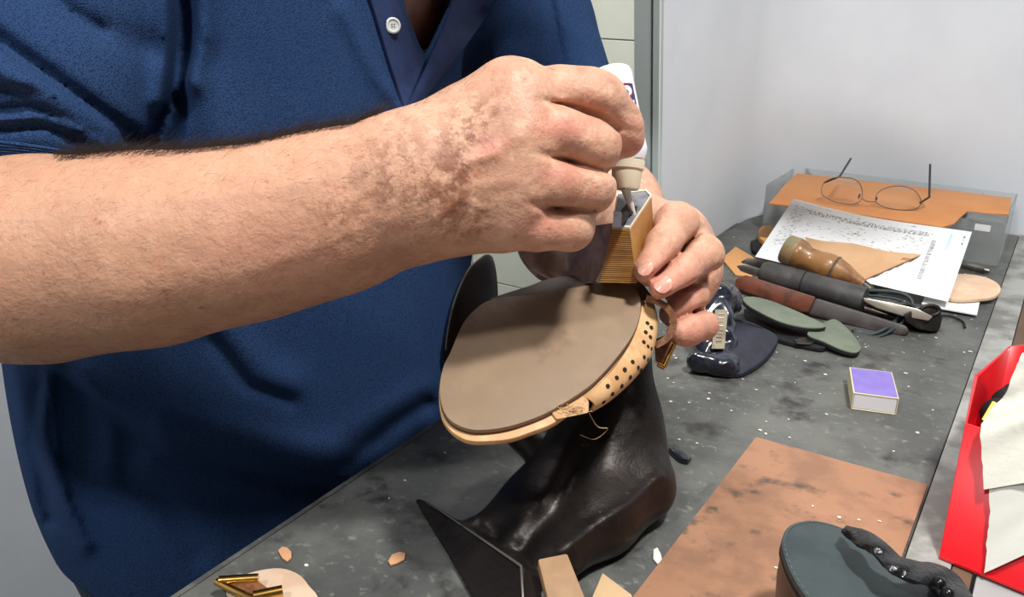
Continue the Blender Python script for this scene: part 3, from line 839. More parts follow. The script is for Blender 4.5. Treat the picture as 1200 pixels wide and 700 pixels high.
# folds
T.stroke([(215, -40), (214, 60), (205, 120), (186, 168)], 13, -.020, .4, .8)
T.stroke([(236, -40), (238, 40), (222, 95)], 16, .010, .4, .8)
T.stroke([(-10, 40), (60, 90), (120, 135), (180, 178)], 9, -.011, .4, .7)
T.stroke([(-10, 78), (60, 116), (130, 158)], 14, .011, .4, .7)
T.stroke([(30, -30), (90, 20), (120, 36)], 8, -.006, .4, .7)
T.stroke([(192, -30), (193, 60), (186, 120)], 10, .008, .4, .7)
T.stroke([(-10, 108), (40, 108), (90, 132), (150, 168)], 7, -.007, .4, .7)
T.stroke([(-10, 130), (40, 126), (90, 144), (130, 164)], 6, -.007, .4, .7)
T.stroke([(-10, 152), (50, 146), (90, 164)], 5, -.006, .4, .7)
T.stroke([(-10, 139), (40, 135), (95, 152)], 5, .004, .4, .7)
T.stroke([(40, -20), (130, 40), (190, 60)], 20, -.004, .4, .7)
T.stroke([(240, 110), (262, 170), (268, 260)], 30, .006, .4, .9)
def underbelly(p, reach=0):
    x, y, z = proj(p)
    if reach: return (z > .3) & (z < 1.0) & (y > 380)
    yc = np.interp(x, [-60, 60, 120, 196, 260, 330, 410, 520], [330, 418, 464, 517, 529, 546, 560, 580])
    t = np.clip((y - yc) / 20, 0, 1); t = t * t * (3 - 2 * t)
    f_ = np.clip((y - yc - 20) / 190, 0, 1)
    return -.020 * t * (1 - .75 * f_) * (z < 1.0) * np.clip((x - 40) / 60, 0, 1)
T.ops.append(('d', underbelly, .02))
T.stroke([(190, 500), (260, 512), (340, 526), (430, 544)], 18, .007, .4, .95)
T.stroke([(180, 540), (250, 556), (330, 580), (380, 590)], 18, .007, .4, .95)
T.stroke([(60, 420), (50, 500), (75, 590), (100, 640)], 10, .007, .4, .95)
T.stroke([(45, 450), (38, 520), (60, 610)], 8, -.005, .4, .95)
T.stroke([(100, 440), (128, 500), (130, 540)], 14, .005, .4, .95)
T.stroke([(260, 380), (310, 440), (340, 450)], 22, .006, .4, .95)
T.stroke([(250, 400), (290, 452), (340, 470)], 10, -.004, .4, .95)
T.stroke([(410, 545), (460, 500), (500, 474)], 12, -.007, .4, .95)
T.stroke([(400, 520), (450, 488), (495, 460)], 18, .003, .4, .95)
T.stroke([(545, 220), (560, 290), (580, 330)], 14, .006, .4, .95)
T.stroke([(150, 560), (200, 600), (230, 650)], 16, -.005, .4, .95)
T.stroke([(640, -20), (652, 40), (660, 85)], 5, -.007, .7, 1.1)
T.stroke([(400, 10), (440, 90), (474, 132)], 9, .004, .4, .9)
T.stroke([(590, -10), (530, 60), (478, 128)], 9, .006, .4, .9)
zhem = .755
def hemcut(p):
    return (zhem + .012 * np.sin(p[:, 1] * 14)) - p[:, 2]
T.fn(hemcut, .006, 'i')
shirt, spos, sq = T.build('polo_shirt', (-.84, .12, .72), (-.30, 1.0, 1.50), .003, M_shirt, man, relax=2, margin=.05)
def onshirt(px, py, lift=.002):
    """point of the shirt front seen at a pixel"""
    x, y, z = proj(spos); dd = np.hypot(x - px, y - py); c = np.nonzero(dd < 9)[0]
    zz = z[c]; zmin = zz.min(); k = c[zz < zmin + .03]
    wgt = 1 / (dd[k] + 1.5) ** 2
    return P(px, py, float((z[k] * wgt).sum() / wgt.sum()) - lift)
def strip(name, L_, R_, th, m_, n=14, mcols=5, lift=.003, parent=None):
    a = smoothpath([np.array([*q, 0.]) for q in L_], n); b = smoothpath([np.array([*q, 0.]) for q in R_], n)
    g = [[onshirt(*(p + (q - p) * t)[:2], lift) for t in np.linspace(0, 1, mcols)] for p, q in zip(a, b)]
    g = np.array(g)
    for _ in range(4):
        g[1:-1] = .5 * g[1:-1] + .25 * (g[:-2] + g[2:])
    return sheet(name, g, th, m_, parent or shirt, 60)
strip('placket', [(424, -30), (440, 20), (458, 80), (474, 128)], [(470, -30), (474, 10), (486, 50), (497, 72)], .002, M_placket)['label'] = 'button side of the open placket'
strip('placket', [(540, -30), (524, 20), (500, 76), (476, 130)], [(598, -30), (562, 30), (520, 84), (484, 132)], .002, M_placket, lift=.005)['label'] = 'buttonhole side of the open placket'
bc = onshirt(460, 30, .006); bn = unit(unit(CAM - bc) + np.array([.5, 0, .1]))
lathe('button', bc - bn * .001, bc + bn * .0022, [(0, .0028), (0, .0056), (.4, .0060), (.8, .0058), (1.0, .0050), (1.0, .0044), (.72, .0036), (.7, 0)], M_button, shirt, 28)
u_, v_ = frame(bn)
bh = bmesh.new()
for a in (.8, 2.4, 3.9, 5.5):
    c = bc + bn * .0014 + (u_ * math.cos(a) + v_ * math.sin(a)) * .0013
    prism_bm([c + (u_ * math.cos(t) + v_ * math.sin(t)) * .00045 for t in np.linspace(0, 6.28, 9)[:-1]],
             [c + bn * .0003 + (u_ * math.cos(t) + v_ * math.sin(t)) * .00045 for t in np.linspace(0, 6.28, 9)[:-1]], bm=bh)
fin(bh, 'thread_hole', M_hole, shirt, False)
# ribbed sleeve cuff
g = []
for t in np.linspace(0, 1, 60):
    x = -30 + 130 * t; yt = 163 + 8 * t + 10 * t * t; 
    row = [onshirt(x, yt + 26 * (1 - t) * s + 14 * t * s, .0018 + .0007 * (k_ % 2)) for k_, s in enumerate(np.linspace(0, 1, 15))]
    g.append(row)
g = np.array(g)
for _ in range(6): g[1:-1] = .5 * g[1:-1] + .25 * (g[:-2] + g[2:])
sheet('sleeve_cuff', g, .0015, M_shirt, shirt, 70)
# trousers and shoes (behind the bench)
U = Sculpt()
U.ell((-.635, .532, .78), (.155, .178, .15), .05)
for s_ in (-.105, .105):
    U.chain([((-.64, .532 + s_ * .85, .74), .095), ((-.62, .532 + s_, .45), .082), ((-.63, .532 + s_ * 1.05, .07), .068)], .04, .05)
U.stroke([(60, 690), (110, 720)], 10, -.004)
U.build('trousers', (-.86, .20, -.02), (-.40, .80, .98), .008, M_pants, man)
for s_ in (-.12, .12):
    W = Sculpt()
    W.chain([((-.66, .5 + s_, .05), .045), ((-.52, .5 + s_ * 1.1, .045), .042), ((-.46, .5 + s_ * 1.15, .036), .034)], .02, .02)
    W.fn(lambda p: .002 - p[:, 2], .004, 'i')
    W.build('shoe', (-.74, .2, -.02), (-.36, .8, .14), .006, M_shoe, man)
# hair of the arms: fine tapered strands standing out of the skin
def strands(name, idx, dirs, length, rad, parent, m_, seg=4):
    vs = []; fs = []
    for k, i in enumerate(idx):
        p0 = bpos[i]; d, nrm = dirs[k]
        L_ = length * rng.uniform(.5, 1.25); side = rng.normal(0, .35, 3)
        pts = [p0 - nrm * .0006 + (d * t + nrm * (.55 * t - .42 * t * t) + side * t * t * .5) * L_ for t in np.linspace(0, 1, seg)]
        u, v = frame(d)
        o = len(vs)
        for j, p in enumerate(pts):
            r = rad * (1 - j / (seg - 1) * .85)
            for a in (0, 2.094, 4.189): vs.append(p + (u * math.cos(a) + v * math.sin(a)) * r)
        for j in range(seg - 1):
            for a in range(3):
                b = (a + 1) % 3; fs.append((o + j * 3 + a, o + j * 3 + b, o + j * 3 + 3 + b, o + j * 3 + 3 + a))
    o = link(name, vs, fs, m_, parent); o['kind'] = 'stuff'; return o
# vertex normals of the skin
bn_ = np.empty(len(bpos) * 3, np.float32); body.data.vertices.foreach_get('normal', bn_); bn_ = bn_.reshape(-1, 3).astype(float)
arm = unit(P(500, 205, .487) - P(0, 303, .515))
def hair_on(mask, n, L_, rad, dirfn):
    c = np.nonzero(mask)[0]; ix = rng.choice(c, min(n, len(c)), False); dr = []
    for i in ix:
        d = dirfn(i); nr = bn_[i]; d = d - nr * (d @ nr); dr.append((unit(d + rng.normal(0, .28, 3)), nr))
    strands('arm_hair', ix, dr, L_, rad, body, M_hair)
near = bz < .60
hair_on((bx > 60) & (bx < 440) & (by < 235) & near & (bn_ @ DOWN < -.86), 5200, .015, .00013, lambda i: arm - DOWN * .25)
hair_on((bx > -5) & (bx < 500) & near & (bn_ @ FWD < -.1), 5200, .009, .000055, lambda i: arm + DOWN * .5 * rng.normal(.4, .6))
hair_on((bx > 470) & (bx < 590) & (by < 130) & near & (bn_ @ DOWN < -.5), 160, .008, .00008, lambda i: arm)
cm = (bx > 468) & (bx < 530) & (by < 55) & (by > -60) & (bz > .57) & (bpos[:, 0] > -.58)
if cm.sum() > 50: hair_on(cm, 260, .022, .00014, lambda i: np.array([.3, 0, -1.]))

# ------------------------------------------------------------------ the sandal, upside down on the iron last
sT, sA, sL, sR = P(525, 490, .49), P(750, 352, .555), P(560, 358, .55), P(700, 440, .505)
sN = unit(np.cross(sR - sL, sT - sA)); sN = sN * np.sign(sN[2]); sO = (sT + sA + sL + sR) / 4
def onplane(px, py, o=None, n=None, off=0.0):
    o = sO if o is None else o; n = sN if n is None else n
    d = R @ np.array([px - 600, py - 350, F]); t = ((o + n * off - CAM) @ n) / (d @ n); return CAM + d * t
sandal = thing('sandal', 'tan leather sandal turned sole up over the iron last, its hollow heel being glued', 'sandal', sO - sN * .02)
OUT = [(515, 453), (520, 428), (528, 412), (543, 378), (562, 358), (579, 350), (600, 347), (622, 345.5), (658, 339), (690, 334), (706, 331), (722, 330.5), (738, 334), (748, 343), (751, 356),
       (749, 373), (740, 395), (721, 421), (704, 440), (686, 456), (648, 480), (621, 492), (593, 500.5), (565, 504), (546, 502), (528, 493), (518, 477)]
loop = closedpath([onplane(*q) for q in OUT], 4)
slab('outsole', loop, sN, .0032, M_sole, sandal, .0005, 2)['label'] = 'scuffed grey brown outsole facing up'
cen = np.mean(loop, axis=0)
loop2 = [cen + (p - cen) * 1.004 - sN * .0033 for p in loop]
slab('dark_welt', loop2, sN, .0010, M_soleedge, sandal)
MID = [(513.5, 452), (519, 426), (527, 411), (543, 378), (562, 358), (579, 350), (622, 347), (658, 341), (700, 337), (735, 340), (749, 352), (747, 378), (738, 398), (720, 424), (703, 444), (686, 460), (652, 488), (622, 502), (596, 510.5), (566, 513), (546, 511.5), (528, 501), (516, 481)]
loop3 = closedpath([onplane(q[0], q[1] - (1.6 if q[1] > 490 else 0)) - sN * .0042 for q in MID], 4)
slab('insole_rim', loop3, sN, .0040, M_tan, sandal, .0008, 2)['label'] = 'pale tan rim below the outsole'
# perforated strap wrapping down on the right
inn = [(683, 461), (700, 448), (720, 427), (738, 400), (747, 378), (751, 360), (752, 350)]
outr = [(692, 482), (713, 469), (739, 446), (759, 421), (767, 398), (767, 374), (759, 351)]
ia = smoothpath([onplane(*q) - sN * .003 for q in inn], 8)
oa = smoothpath([P(*q, depth(onplane(*p)) + .012) for p, q in zip(inn, outr)], 8)
g = []
for p, q in zip(ia, oa):
    bulge = unit(unit(CAM - p) * .3 + RIGHT)
    g.append([p + (q - p) * t + bulge * .004 * math.sin(math.pi * t) for t in np.linspace(0, 1, 10)])
strap_ = sheet('perforated_strap', g, .0022, M_tan, sandal, 50)
G = np.array(g); gx, gy, gz = proj(G)
GN = np.cross(np.gradient(G, axis=0), np.gradient(G, axis=1)); GN /= np.linalg.norm(GN, axis=2, keepdims=True)
hb = bmesh.new()
for hx, hy in ((757.5, 380), (755.5, 390.5), (753, 402), (748, 414), (740, 425), (731, 434), (721.5, 443.5), (711, 453), (762, 385), (760.5, 396), (757.5, 407), (753, 419), (746, 431), (737, 442), (727, 452), (716, 461), (706, 470), (761, 409), (757, 421), (749, 433)):
    k = np.unravel_index(np.argmin((gx - hx) ** 2 + (gy - hy) ** 2), gx.shape)
    c = P(hx, hy, gz[k]); n = GN[k] * (1 if GN[k] @ (CAM - c) > 0 else -1); u, v = frame(n); c = c + n * .0010
    prism_bm([c + (u * math.cos(t) + v * math.sin(t)) * .00135 for t in np.linspace(0, 2 * math.pi, 13)[:-1]], [c + n * .00045 + (u * math.cos(t) + v * math.sin(t)) * .0013 for t in np.linspace(0, 2 * math.pi, 13)[:-1]], bm=hb)
ho = fin(hb, 'punched_hole', M_hole, strap_, False); ho['kind'] = 'stuff'
# strap end and frayed threads near the toe
q0 = [(646, 484), (664, 476), (684, 464), (690, 470), (690, 484), (672, 488), (652, 492)]
prism('strap_end', [P(x, y, depth(onplane(x, y)) + .012) for x, y in q0], [P(x, y, depth(onplane(x, y)) + .003) for x, y in q0], M_tanraw, sandal, .001)
fr = [[], []]
for i in range(16):
    a = rng.uniform(0, 6.28); c0 = np.array([670 + rng.normal(0, 8), 481 + rng.normal(0, 3)]); rr = rng.uniform(2.5, 6.5); d0 = depth(onplane(*c0)) + rng.uniform(-.003, .004)
    pts = [P(c0[0] + rr * 1.4 * math.cos(a + t), c0[1] + rr * .75 * math.sin(a + t), d0 + .001 * t) for t in np.linspace(0, rng.uniform(1, 3.4), 7)]
    v_, f_ = tube_geo(pts, .00022, 4); o = len(fr[0]); fr[0] += v_; fr[1] += [tuple(k + o for k in f) for f in f_]
link('frayed_threads', fr[0], fr[1], M_tanraw, sandal)['kind'] = 'stuff'
tube('loose_thread', smoothpath([P(688, 480, .515), P(700, 500, .52), P(712, 503, .525), P(697, 515, .53), P(680, 510, .53)], 6), .00028, M_tanraw, sandal, 5)
# shank and the strap behind the arch
up = [(576, 352), (598, 345), (620, 338), (645, 329), (672, 326), (700, 328), (725, 327), (748, 333), (762, 348)]
dn = [(580, 353), (600, 349), (622, 347.5), (658, 341.5), (690, 337), (706, 334.5), (722, 334), (744, 342), (753, 356)]
gu = smoothpath([P(*q, depth(onplane(*d_)) + .022) for q, d_ in zip(up, dn)], 6); gd = smoothpath([onplane(*q) - sN * .002 for q in dn], 6)
sheet('shank', [[a + (b - a) * t for t in np.linspace(0, 1, 6)] for a, b in zip(gu, gd)], .003, M_shank, sandal, 50)
bs = sheet('back_strap', [[P(x, y0_ + (y1 - y0_) * t, .60 - .01 * t) for t in np.linspace(0, 1, 5)] for x, y0_, y1 in ((638, 332, 337), (648, 327, 336), (660, 324, 336), (672, 324, 336), (684, 326, 336), (694, 329, 336))], .003, M_strap, sandal)
hb = bmesh.new()
for hx, hy in ((655, 330), (663, 331), (670, 329), (661, 327)):
    c = P(hx, hy, .594); u, v = frame(-FWD)
    prism_bm([c + (u * math.cos(t) + v * .6 * math.sin(t)) * .0014 for t in np.linspace(0, 6.28, 10)[:-1]], [c - FWD * .003 + (u * math.cos(t) + v * .6 * math.sin(t)) * .0014 for t in np.linspace(0, 6.28, 10)[:-1]], bm=hb)
fin(hb, 'punched_hole', M_hole, bs, False)['kind'] = 'stuff'
# heel: stacked block, hollow at the top
hb_ = [P(702, 331, .552), P(746, 332, .545), P(768, 297, .595), P(748, 290, .61), P(716, 292, .605)]
ht_ = [P(717, 268, .545), P(738, 269.5, .540), P(763.5, 231, .580), P(757, 224.5, .590), P(723, 229, .590)]
hb_, ht_ = np.array(hb_), np.array(ht_)
nl = 26
hroot = None
vsets = []
def hlev(t):
    fl = (1 - t) ** 2 * .10
    return ht_ * t + hb_ * (1 - t) + fl * 0
rows = []
hm = bmesh.new()
for i in range(nl):
    t0, t1 = i / nl, (i + 1) / nl
    a, b = hlev(t0), hlev(t1 - .006)
    ca = a.mean(0)
    prism_bm(a, b, bm=hm)
    c = hlev(t1)
    # concave breast edge: the left side sweeps out toward the sole
heel = fin(hm, 'heel', M_heel, sandal, False); heel['label'] = 'wood grained stacked heel block'
gv = bmesh.new()
for i in range(1, nl):
    t0 = i / nl; a, b = hlev(t0 - .010), hlev(t0 + .004); c = a.mean(0)
    j = 1.0 + .004 * rng.uniform(.3, 1.3)
    prism_bm([c + (p - c) * j for p in a], [c + (p - c) * j for p in b], bm=gv)
o = fin(gv, 'heel_layer_line', M_heelgroove, heel, False); o['kind'] = 'stuff'
hax = unit(ht_.mean(0) - hb_.mean(0))
def inset(pts, k, off): c = pts.mean(0); return [c + (p - c) * k + hax * off for p in pts]
rm = bmesh.new(); n5 = len(ht_)
o1, i1 = inset(ht_, 1.0, .0001), inset(ht_, .93, .0001); o2, i2 = inset(ht_, 1.0, .0016), inset(ht_, .93, .0016)
for i in range(n5):
    j = (i + 1) % n5
    prism_bm([o1[i], o1[j], i1[j], i1[i]], [o2[i], o2[j], i2[j], i2[i]], bm=rm)
fin(rm, 'heel_rim', M_heelrim, heel, False)
# inner socket: grey floor and walls with a black slot
slab('heel_socket', inset(ht_, .925, .0008), hax, .0006, M_heelin, heel)
cs = ht_.mean(0); slot = [(741, 231), (749, 233), (751, 238), (747, 241), (746, 246), (738, 250), (735, 256), (729, 262), (727, 258), (731, 250), (728, 246), (733, 240), (735, 234)]
so_ = ht_.mean(0) + hax * .0012
slab('heel_slot', [onplane(x, y, so_, hax) for x, y in slot], hax, .0008, M_hole, heel)
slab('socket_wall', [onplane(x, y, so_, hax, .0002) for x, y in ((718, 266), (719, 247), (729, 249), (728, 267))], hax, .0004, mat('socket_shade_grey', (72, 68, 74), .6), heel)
# polished breast
rc = smoothpath([P(718, 262, .547), P(717, 275, .547), P(714, 296, .549), P(708, 316, .551), P(700, 331, .553)], 6)
lc = smoothpath([P(604, 262, .60), P(604, 282, .60), P(612, 304, .595), P(628, 322, .59), P(648, 333, .580)], 6)
g = []
for a, b in zip(lc, rc):
    g.append([a + (b - a) * t + (FWD * .020 + DOWN * .002) * math.sin(math.pi * t) for t in np.linspace(0, 1, 20)])
sheet('heel_breast', g, .003, M_breast, sandal, 60)['label'] = 'polished dark curved front of the heel'
# buckle strap loop on the right
cl = smoothpath([(757, 350), (769, 353), (782, 361), (789, 373), (788, 387), (780, 398), (768, 405)], 5)
g = [[P(x, y, .548 + .016 * t) + RIGHT * .0 for t in np.linspace(0, 1, 4)] for x, y in cl]
sheet('buckle_strap', g, .0042, M_strap, sandal, 60)
tab = prism('strap_tab', [P(x, y, .566) for x, y in ((767, 398), (788, 390), (793, 402), (780, 428), (768, 424))], [P(x, y, .562) for x, y in ((767, 398), (788, 390), (793, 402), (780, 428), (768, 424))], M_strap, sandal, .001)
bk = tube('buckle', [P(790, 404, .560), P(778, 430, .556)], .0014, M_brass, sandal, 12)
tube('buckle_prong', [P(771, 427, .556), P(779, 431, .556)], .0016, M_brass, bk, 10)

# ------------------------------------------------------------------ glue bottle
bt, bb_ = P(714, 80, .556), P(736, 190, .552)
bottle = thing('glue_bottle', 'white glue bottle upside down in the fist, nozzle in the heel', 'bottle', bb_)
L_ = np.linalg.norm(bb_ - bt); rB = .0132
prof = [(0, 0), (0, rB * .55), (.012, rB * .78), (.04, rB * .95), (.08, rB), (.9, rB), (.95, rB * .93), (1.0, rB * .80), (1.0, 0)]
bo = lathe('bottle_body', bt, bb_, prof, M_bottle, bottle, 40)
ax = unit(bb_ - bt)
nk = bb_ + (P(733, 222, .552) - bb_)
lathe('neck_cap', bb_ - ax * .001, nk, [(0, 0), (0, rB * .82), (.3, rB * .80), (.34, rB * .72), (.9, rB * .66), (1, rB * .6), (1, 0)], M_neck, bottle, 30)
lathe('nozzle', nk - ax * .001, P(743, 253, .558), [(0, 0), (0, .0031), (.3, .0025), (1, .0015), (1, 0)], M_nozzle, bottle, 16)
# label: wraps the front of the body
fv = unit((CAM - bt) - ax * ((CAM - bt) @ ax)); sv = np.cross(ax, fv); sv = sv * np.sign(sv @ RIGHT)
def onb(s, t, lift=.0002):
    """s: angle in degrees from the face toward the viewer (+ right), t: 0..1 along the bottle"""
    a = math.radians(s); return bt + ax * L_ * t + (fv * math.cos(a) + sv * math.sin(a)) * (rB + lift)
def patch(name, s0, s1, t0, t1, m_, lift, parent):
    return sheet(name, [[onb(s, t, lift) for t in np.linspace(t0, t1, 8)] for s in np.linspace(s0, s1, 14)], .0002, m_, parent, 60)
lab = patch('label', -70, 62, .24, .62, M_purple, .0002, bo); lab['label'] = 'dark purple label on the bottle'
def disc(s, t, r, m_, lift, nm='label_emblem', sq=1.0, cut=None):
    pts = []
    for a in np.linspace(0, 2 * math.pi, 25)[:-1]:
        pts.append((s + math.degrees(r * math.cos(a) / rB), t + r * sq * math.sin(a) / L_))
    bm = bmesh.new(); A = [bm.verts.new(tuple(onb(*q, lift))) for q in pts]; bm.faces.new(A)
    return fin(bm, nm, m_, bo, False)
disc(33, .325, .0042, M_red, .0006); disc(36, .32, .0031, M_white, .0008); disc(30, .34, .0018, M_purple, .0010)
for k, (s0, s1, t0, t1) in enumerate(((28, 33, .40, .43), (36, 44, .405, .435), (30, 46, .452, .468), (48, 52, .42, .452))):
    patch('label_lettering', s0, s1, t0, t1, M_white, .0006, bo)

# ------------------------------------------------------------------ the iron last
last = thing('shoe_last_stand', 'heavy blackened iron cobbler last with three feet standing on the bench', 'cobbler last', B(730, 600))
def w3(p): return np.asarray(p, float)
I_ = Sculpt()
hub = P(752, 572, .588)
I_.chain([pr(735, 425, .605, 29), pr(736, 500, .606, 29), pr(748, 560, .597, 36)], .02, .03)
I_.chain([pr(700, 440, .60, 26), pr(700, 520, .60, 40), pr(715, 575, .592, 40)], .02, .03)
I_.chain([pr(690, 545, .600, 36), pr(650, 605, .562, 28), pr(610, 635, .535, 18)], .03, .03)
I_.chain([pr(755, 575, .580, 32), pr(705, 612, .556, 33), pr(655, 652, .524, 30)], .02, .02)
I_.chain([pr(690, 555, .596, 34), pr(630, 590, .578, 24), pr(560, 618, .562, 13)], .03, .03)
I_.stroke([(700, 470), (690, 520), (650, 600), (610, 640)], 16, -.004)
I_.stroke([(772, 560), (740, 590), (700, 615), (660, 645)], 9, .003)
# flat foot resting on its edge in front
fp_o, fp_h, fp_b = B(487, 588, .003), P(612, 664, .496), B(575, 748, .0006)
fp_n = unit(np.cross(fp_h - fp_o, fp_b - fp_o)); fp_n = fp_n * (1 if fp_n @ (CAM - fp_o) > 0 else -1)
fp_u = unit(fp_h - fp_o); fp_A = np.stack([fp_u, np.cross(fp_n, fp_u), fp_n], 1)
fpx = [(485, 585), (492, 585), (512, 596), (545, 618), (580, 642), (612, 664), (614, 800), (575, 750), (548, 708), (518, 648), (498, 620), (487, 602)]
I_.poly(fp_o, fp_A, [((onplane(*q, fp_o, fp_n) - fp_o) @ fp_A)[:2] for q in fpx], -.018, 0.0, .0018, .012)
I_.stroke([(487, 584), (512, 596), (545, 618), (580, 642), (612, 664), (613, 710)], 3, .0008)
I_.fn(lambda p: ZB + .0005 - p[:, 2], .004, 'i')
lb, lbpos, _q = I_.build('last_body', (-.42, .30, ZB - .01), (-.12, .68, ZB + .17), .0018, M_iron, last)
hl_edge = [onplane(*q, fp_o, fp_n) + fp_n * .0002 for q in ((500, 590), (514, 597.5), (545, 618.5), (580, 642.5), (611, 664), (613, 700), (613, 760))]
tube('edge_highlight', hl_edge, [.0002, .0004, .0006, .0007, .0008, .0007, .0006], mat('edge_highlight_iron', (120, 116, 110), .4, metal=.7), lb, 6)  # thin bright tube put in as the highlight along the plate edge
# raised foot behind the sandal
sp = [(521, 425), (524, 390), (530, 360), (540, 332), (552, 311), (563, 300), (572, 297), (579, 302), (583, 318), (585, 345), (584, 380), (580, 420), (560, 450), (535, 450)]
so2 = P(555, 360, .615); n2 = unit(-FWD * .80 - DOWN * .42 + RIGHT * .42)
lp = closedpath([onplane(*q, so2, n2) for q in sp], 4)
slab('foot_plate', lp, n2, .011, mat('polished_black_iron', (36, 35, 36), .26, metal=.5, rgb2=(28, 27, 27), scale=30, bump=.08, bscale=120, rgb3=(110, 106, 100), scale3=160, lo3=.73, hi3=.78), last, .0025, 3)['label'] = 'upright rounded foot behind the sandal'
tube('edge_highlight', [onplane(*q, so2, n2) - n2 * .001 for q in smoothpath([np.array(z, float) for z in ((523, 410), (525, 390), (531, 360), (541, 332), (552.5, 311.5), (563, 301), (572, 298), (578, 302))], 4)], .0007, M_steel, last, 6)  # bright rim tube standing in for the light catching this foot's edge
tube('last_arm', smoothpath([onplane(555, 420, so2, n2) - n2 * .012, P(580, 470, .63), P(640, 530, .61), P(690, 560, .60)], 6), [.014] * 12 + [.018] * 7, M_iron, last, 14)
# foot under the sandal
lp = closedpath([onplane(x, y, sO - sN * .012, sN) for x, y in ((545, 470), (560, 405), (610, 370), (680, 358), (722, 372), (715, 410), (670, 455), (600, 488))], 4)
slab('foot_plate', lp, sN, .010, M_iron, last, .002)

# ------------------------------------------------------------------ foreground
board = box('hardboard_sheet', (-.162, -.02, ZB + .0004), (XS - .001, .617, ZB + .0034), M_board, None, .0006)
tag(board, 'brown hardboard sheet lying on the bench under the black shoe', 'board')
zs = .058
BO = [(916, 640), (917, 629), (923, 618), (935, 612), (952, 610), (970, 613), (990, 620), (1016, 632), (1042, 648), (1070, 666), (1095, 684), (1115, 704), (1118, 730), (1095, 752), (1058, 762), (1015, 752), (975, 728), (945, 700), (925, 668)]
shoe = thing('leather_shoe', 'black leather shoe lying sole up on the brown hardboard, studded strap beside it', 'shoe', B(1010, 700, .0034))
bl = closedpath([B(x, y, zs) for x, y in BO], 4)
slab('sole', bl, (0, 0, 1), .004, M_bsole, shoe, .0006)['label'] = 'dark green grey sole facing up'
bc_ = np.mean(bl, axis=0)
rim = [bc_ + (p - bc_) * 1.012 - np.array([0, 0, .0042]) for p in bl]
slab('welt', rim, (0, 0, 1), .004, M_bleather, shoe, .001)
bw = bmesh.new(); rings = []
for t, k in ((0, .985), (.25, 1.0), (.55, .98), (.85, .9), (1, .80)):
    rings.append([bw.verts.new(tuple(np.array([*(bc_ + (p - bc_) * k)[:2], ZB + zs - .0084 - t * (zs - .0084 - .0040)]))) for p in bl])
for a, b in zip(rings[:-1], rings[1:]):
    for i in range(len(a)): bw.faces.new((a[i], a[(i + 1) % len(a)], b[(i + 1) % len(a)], b[i]))
bw.faces.new(rings[0][::-1]); bw.faces.new(rings[-1])
fin(bw, 'upper', M_bleather, shoe, True, 50)
sp_ = bmesh.new()
for i in range(0, len(bl), 1):
    p = bc_ + (bl[i] - bc_) * .965 + np.array([0, 0, .0002]); q = bc_ + (bl[(i + 1) % len(bl)] - bc_) * .965 + np.array([0, 0, .0002]); q = p + (q - p) * .55; d = unit(bc_ - p) * .0005
    prism_bm([p, q, q + d, p + d], [v + np.array([0, 0, .0003]) for v in (p, q, q + d, p + d)], bm=sp_)
fin(sp_, 'welt_stitching', mat('grey_stitch_thread', (92, 100, 102), .7), shoe, False)['kind'] = 'stuff'
pl = smoothpath([(990, 621), (1003, 629), (1020, 637), (1036, 650), (1050, 664), (1072, 671), (1093, 676), (1110, 687), (1124, 712)], 5)
wd = np.interp(np.linspace(0, 1, len(pl)), [0, .15, .35, .5, .75, 1], [3, 9, 9, 10, 13, 18])
zz = np.interp(np.linspace(0, 1, len(pl)), [0, .3, .6, 1], [.066, .074, .072, .064])
g = []
for i, q in enumerate(pl):
    t = unit(np.array(pl[min(i + 1, len(pl) - 1)]) - np.array(pl[max(0, i - 1)])); nn = np.array([-t[1], t[0]])
    g.append([B(q[0] + nn[0] * wd[i] * s, q[1] + nn[1] * wd[i] * s, zz[i] + .0014 * (1 - s * s) + .0009 * math.sin(i * .7 + s * 2)) for s in np.linspace(-1, 1, 6)])
ss = sheet('shoe_strap', g, .0025, M_bglit, shoe, 70); ss['label'] = 'twisted glossy black strap'
for x, y in ((1101, 681), (1111, 693)):
    c = B(x, y, .071); lathe('stud', c - np.array([0, 0, .003]), c + np.array([0, 0, .0018]), [(0, .0032), (.6, .0032), (.85, .0024), (1, .0008), (1, 0)], M_stud, ss, 16)
hl = closedpath([B(x, y, .064) for x, y in ((1090, 690), (1098, 672), (1112, 674), (1128, 692), (1136, 716), (1110, 716))], 4)
slab('strap_anchor', hl, (0, 0, 1), .012, M_bleather, shoe, .002)

# leather strips and scraps near the front
a0, a1, a2, a3 = B(630, 655, .034), B(665, 648, .036), B(702, 740, .018), B(654, 752, .016)
tag(prism('leather_strip', [p - np.array([.0, .0, .008]) for p in (a0, a1, a2, a3)], [a0, a1, a2, a3], M_stick, None, .0012), 'thick tan leather strip leaning on the front foot of the iron last', 'leather strip')
q_ = [B(x, y, .008) for x, y in ((690, 708), (706, 671), (741, 697), (736, 725), (700, 735))]
tag(slab('leather_strip', q_, (0, 0, 1), .005, M_stickl, None, .0008), 'short pale pointed leather strip lying flat beside the leaning one', 'leather strip')
lp = closedpath([B(x, y, .0026) for x, y in ((268, 702), (266, 688), (280, 676), (306, 668), (330, 666), (350, 673), (362, 686), (372, 706), (330, 740), (285, 735))], 4)
tag(slab('leather_offcut', lp, (0, 0, 1), .0022, M_pink, None, .0006), 'pale pink rounded leather offcut lying under the brass clasp', 'leather scrap')
clasp = thing('brass_clasp', 'polished brass clasp holding a bit of brown leather on the pink offcut', 'clasp', B(295, 690, .003))
zc = .006
lathe('roller', B(257, 681, zc + .004), B(303, 678, zc + .004), [(0, 0), (0, .0028), (1, .0028), (1, 0)], M_brass, clasp, 18)
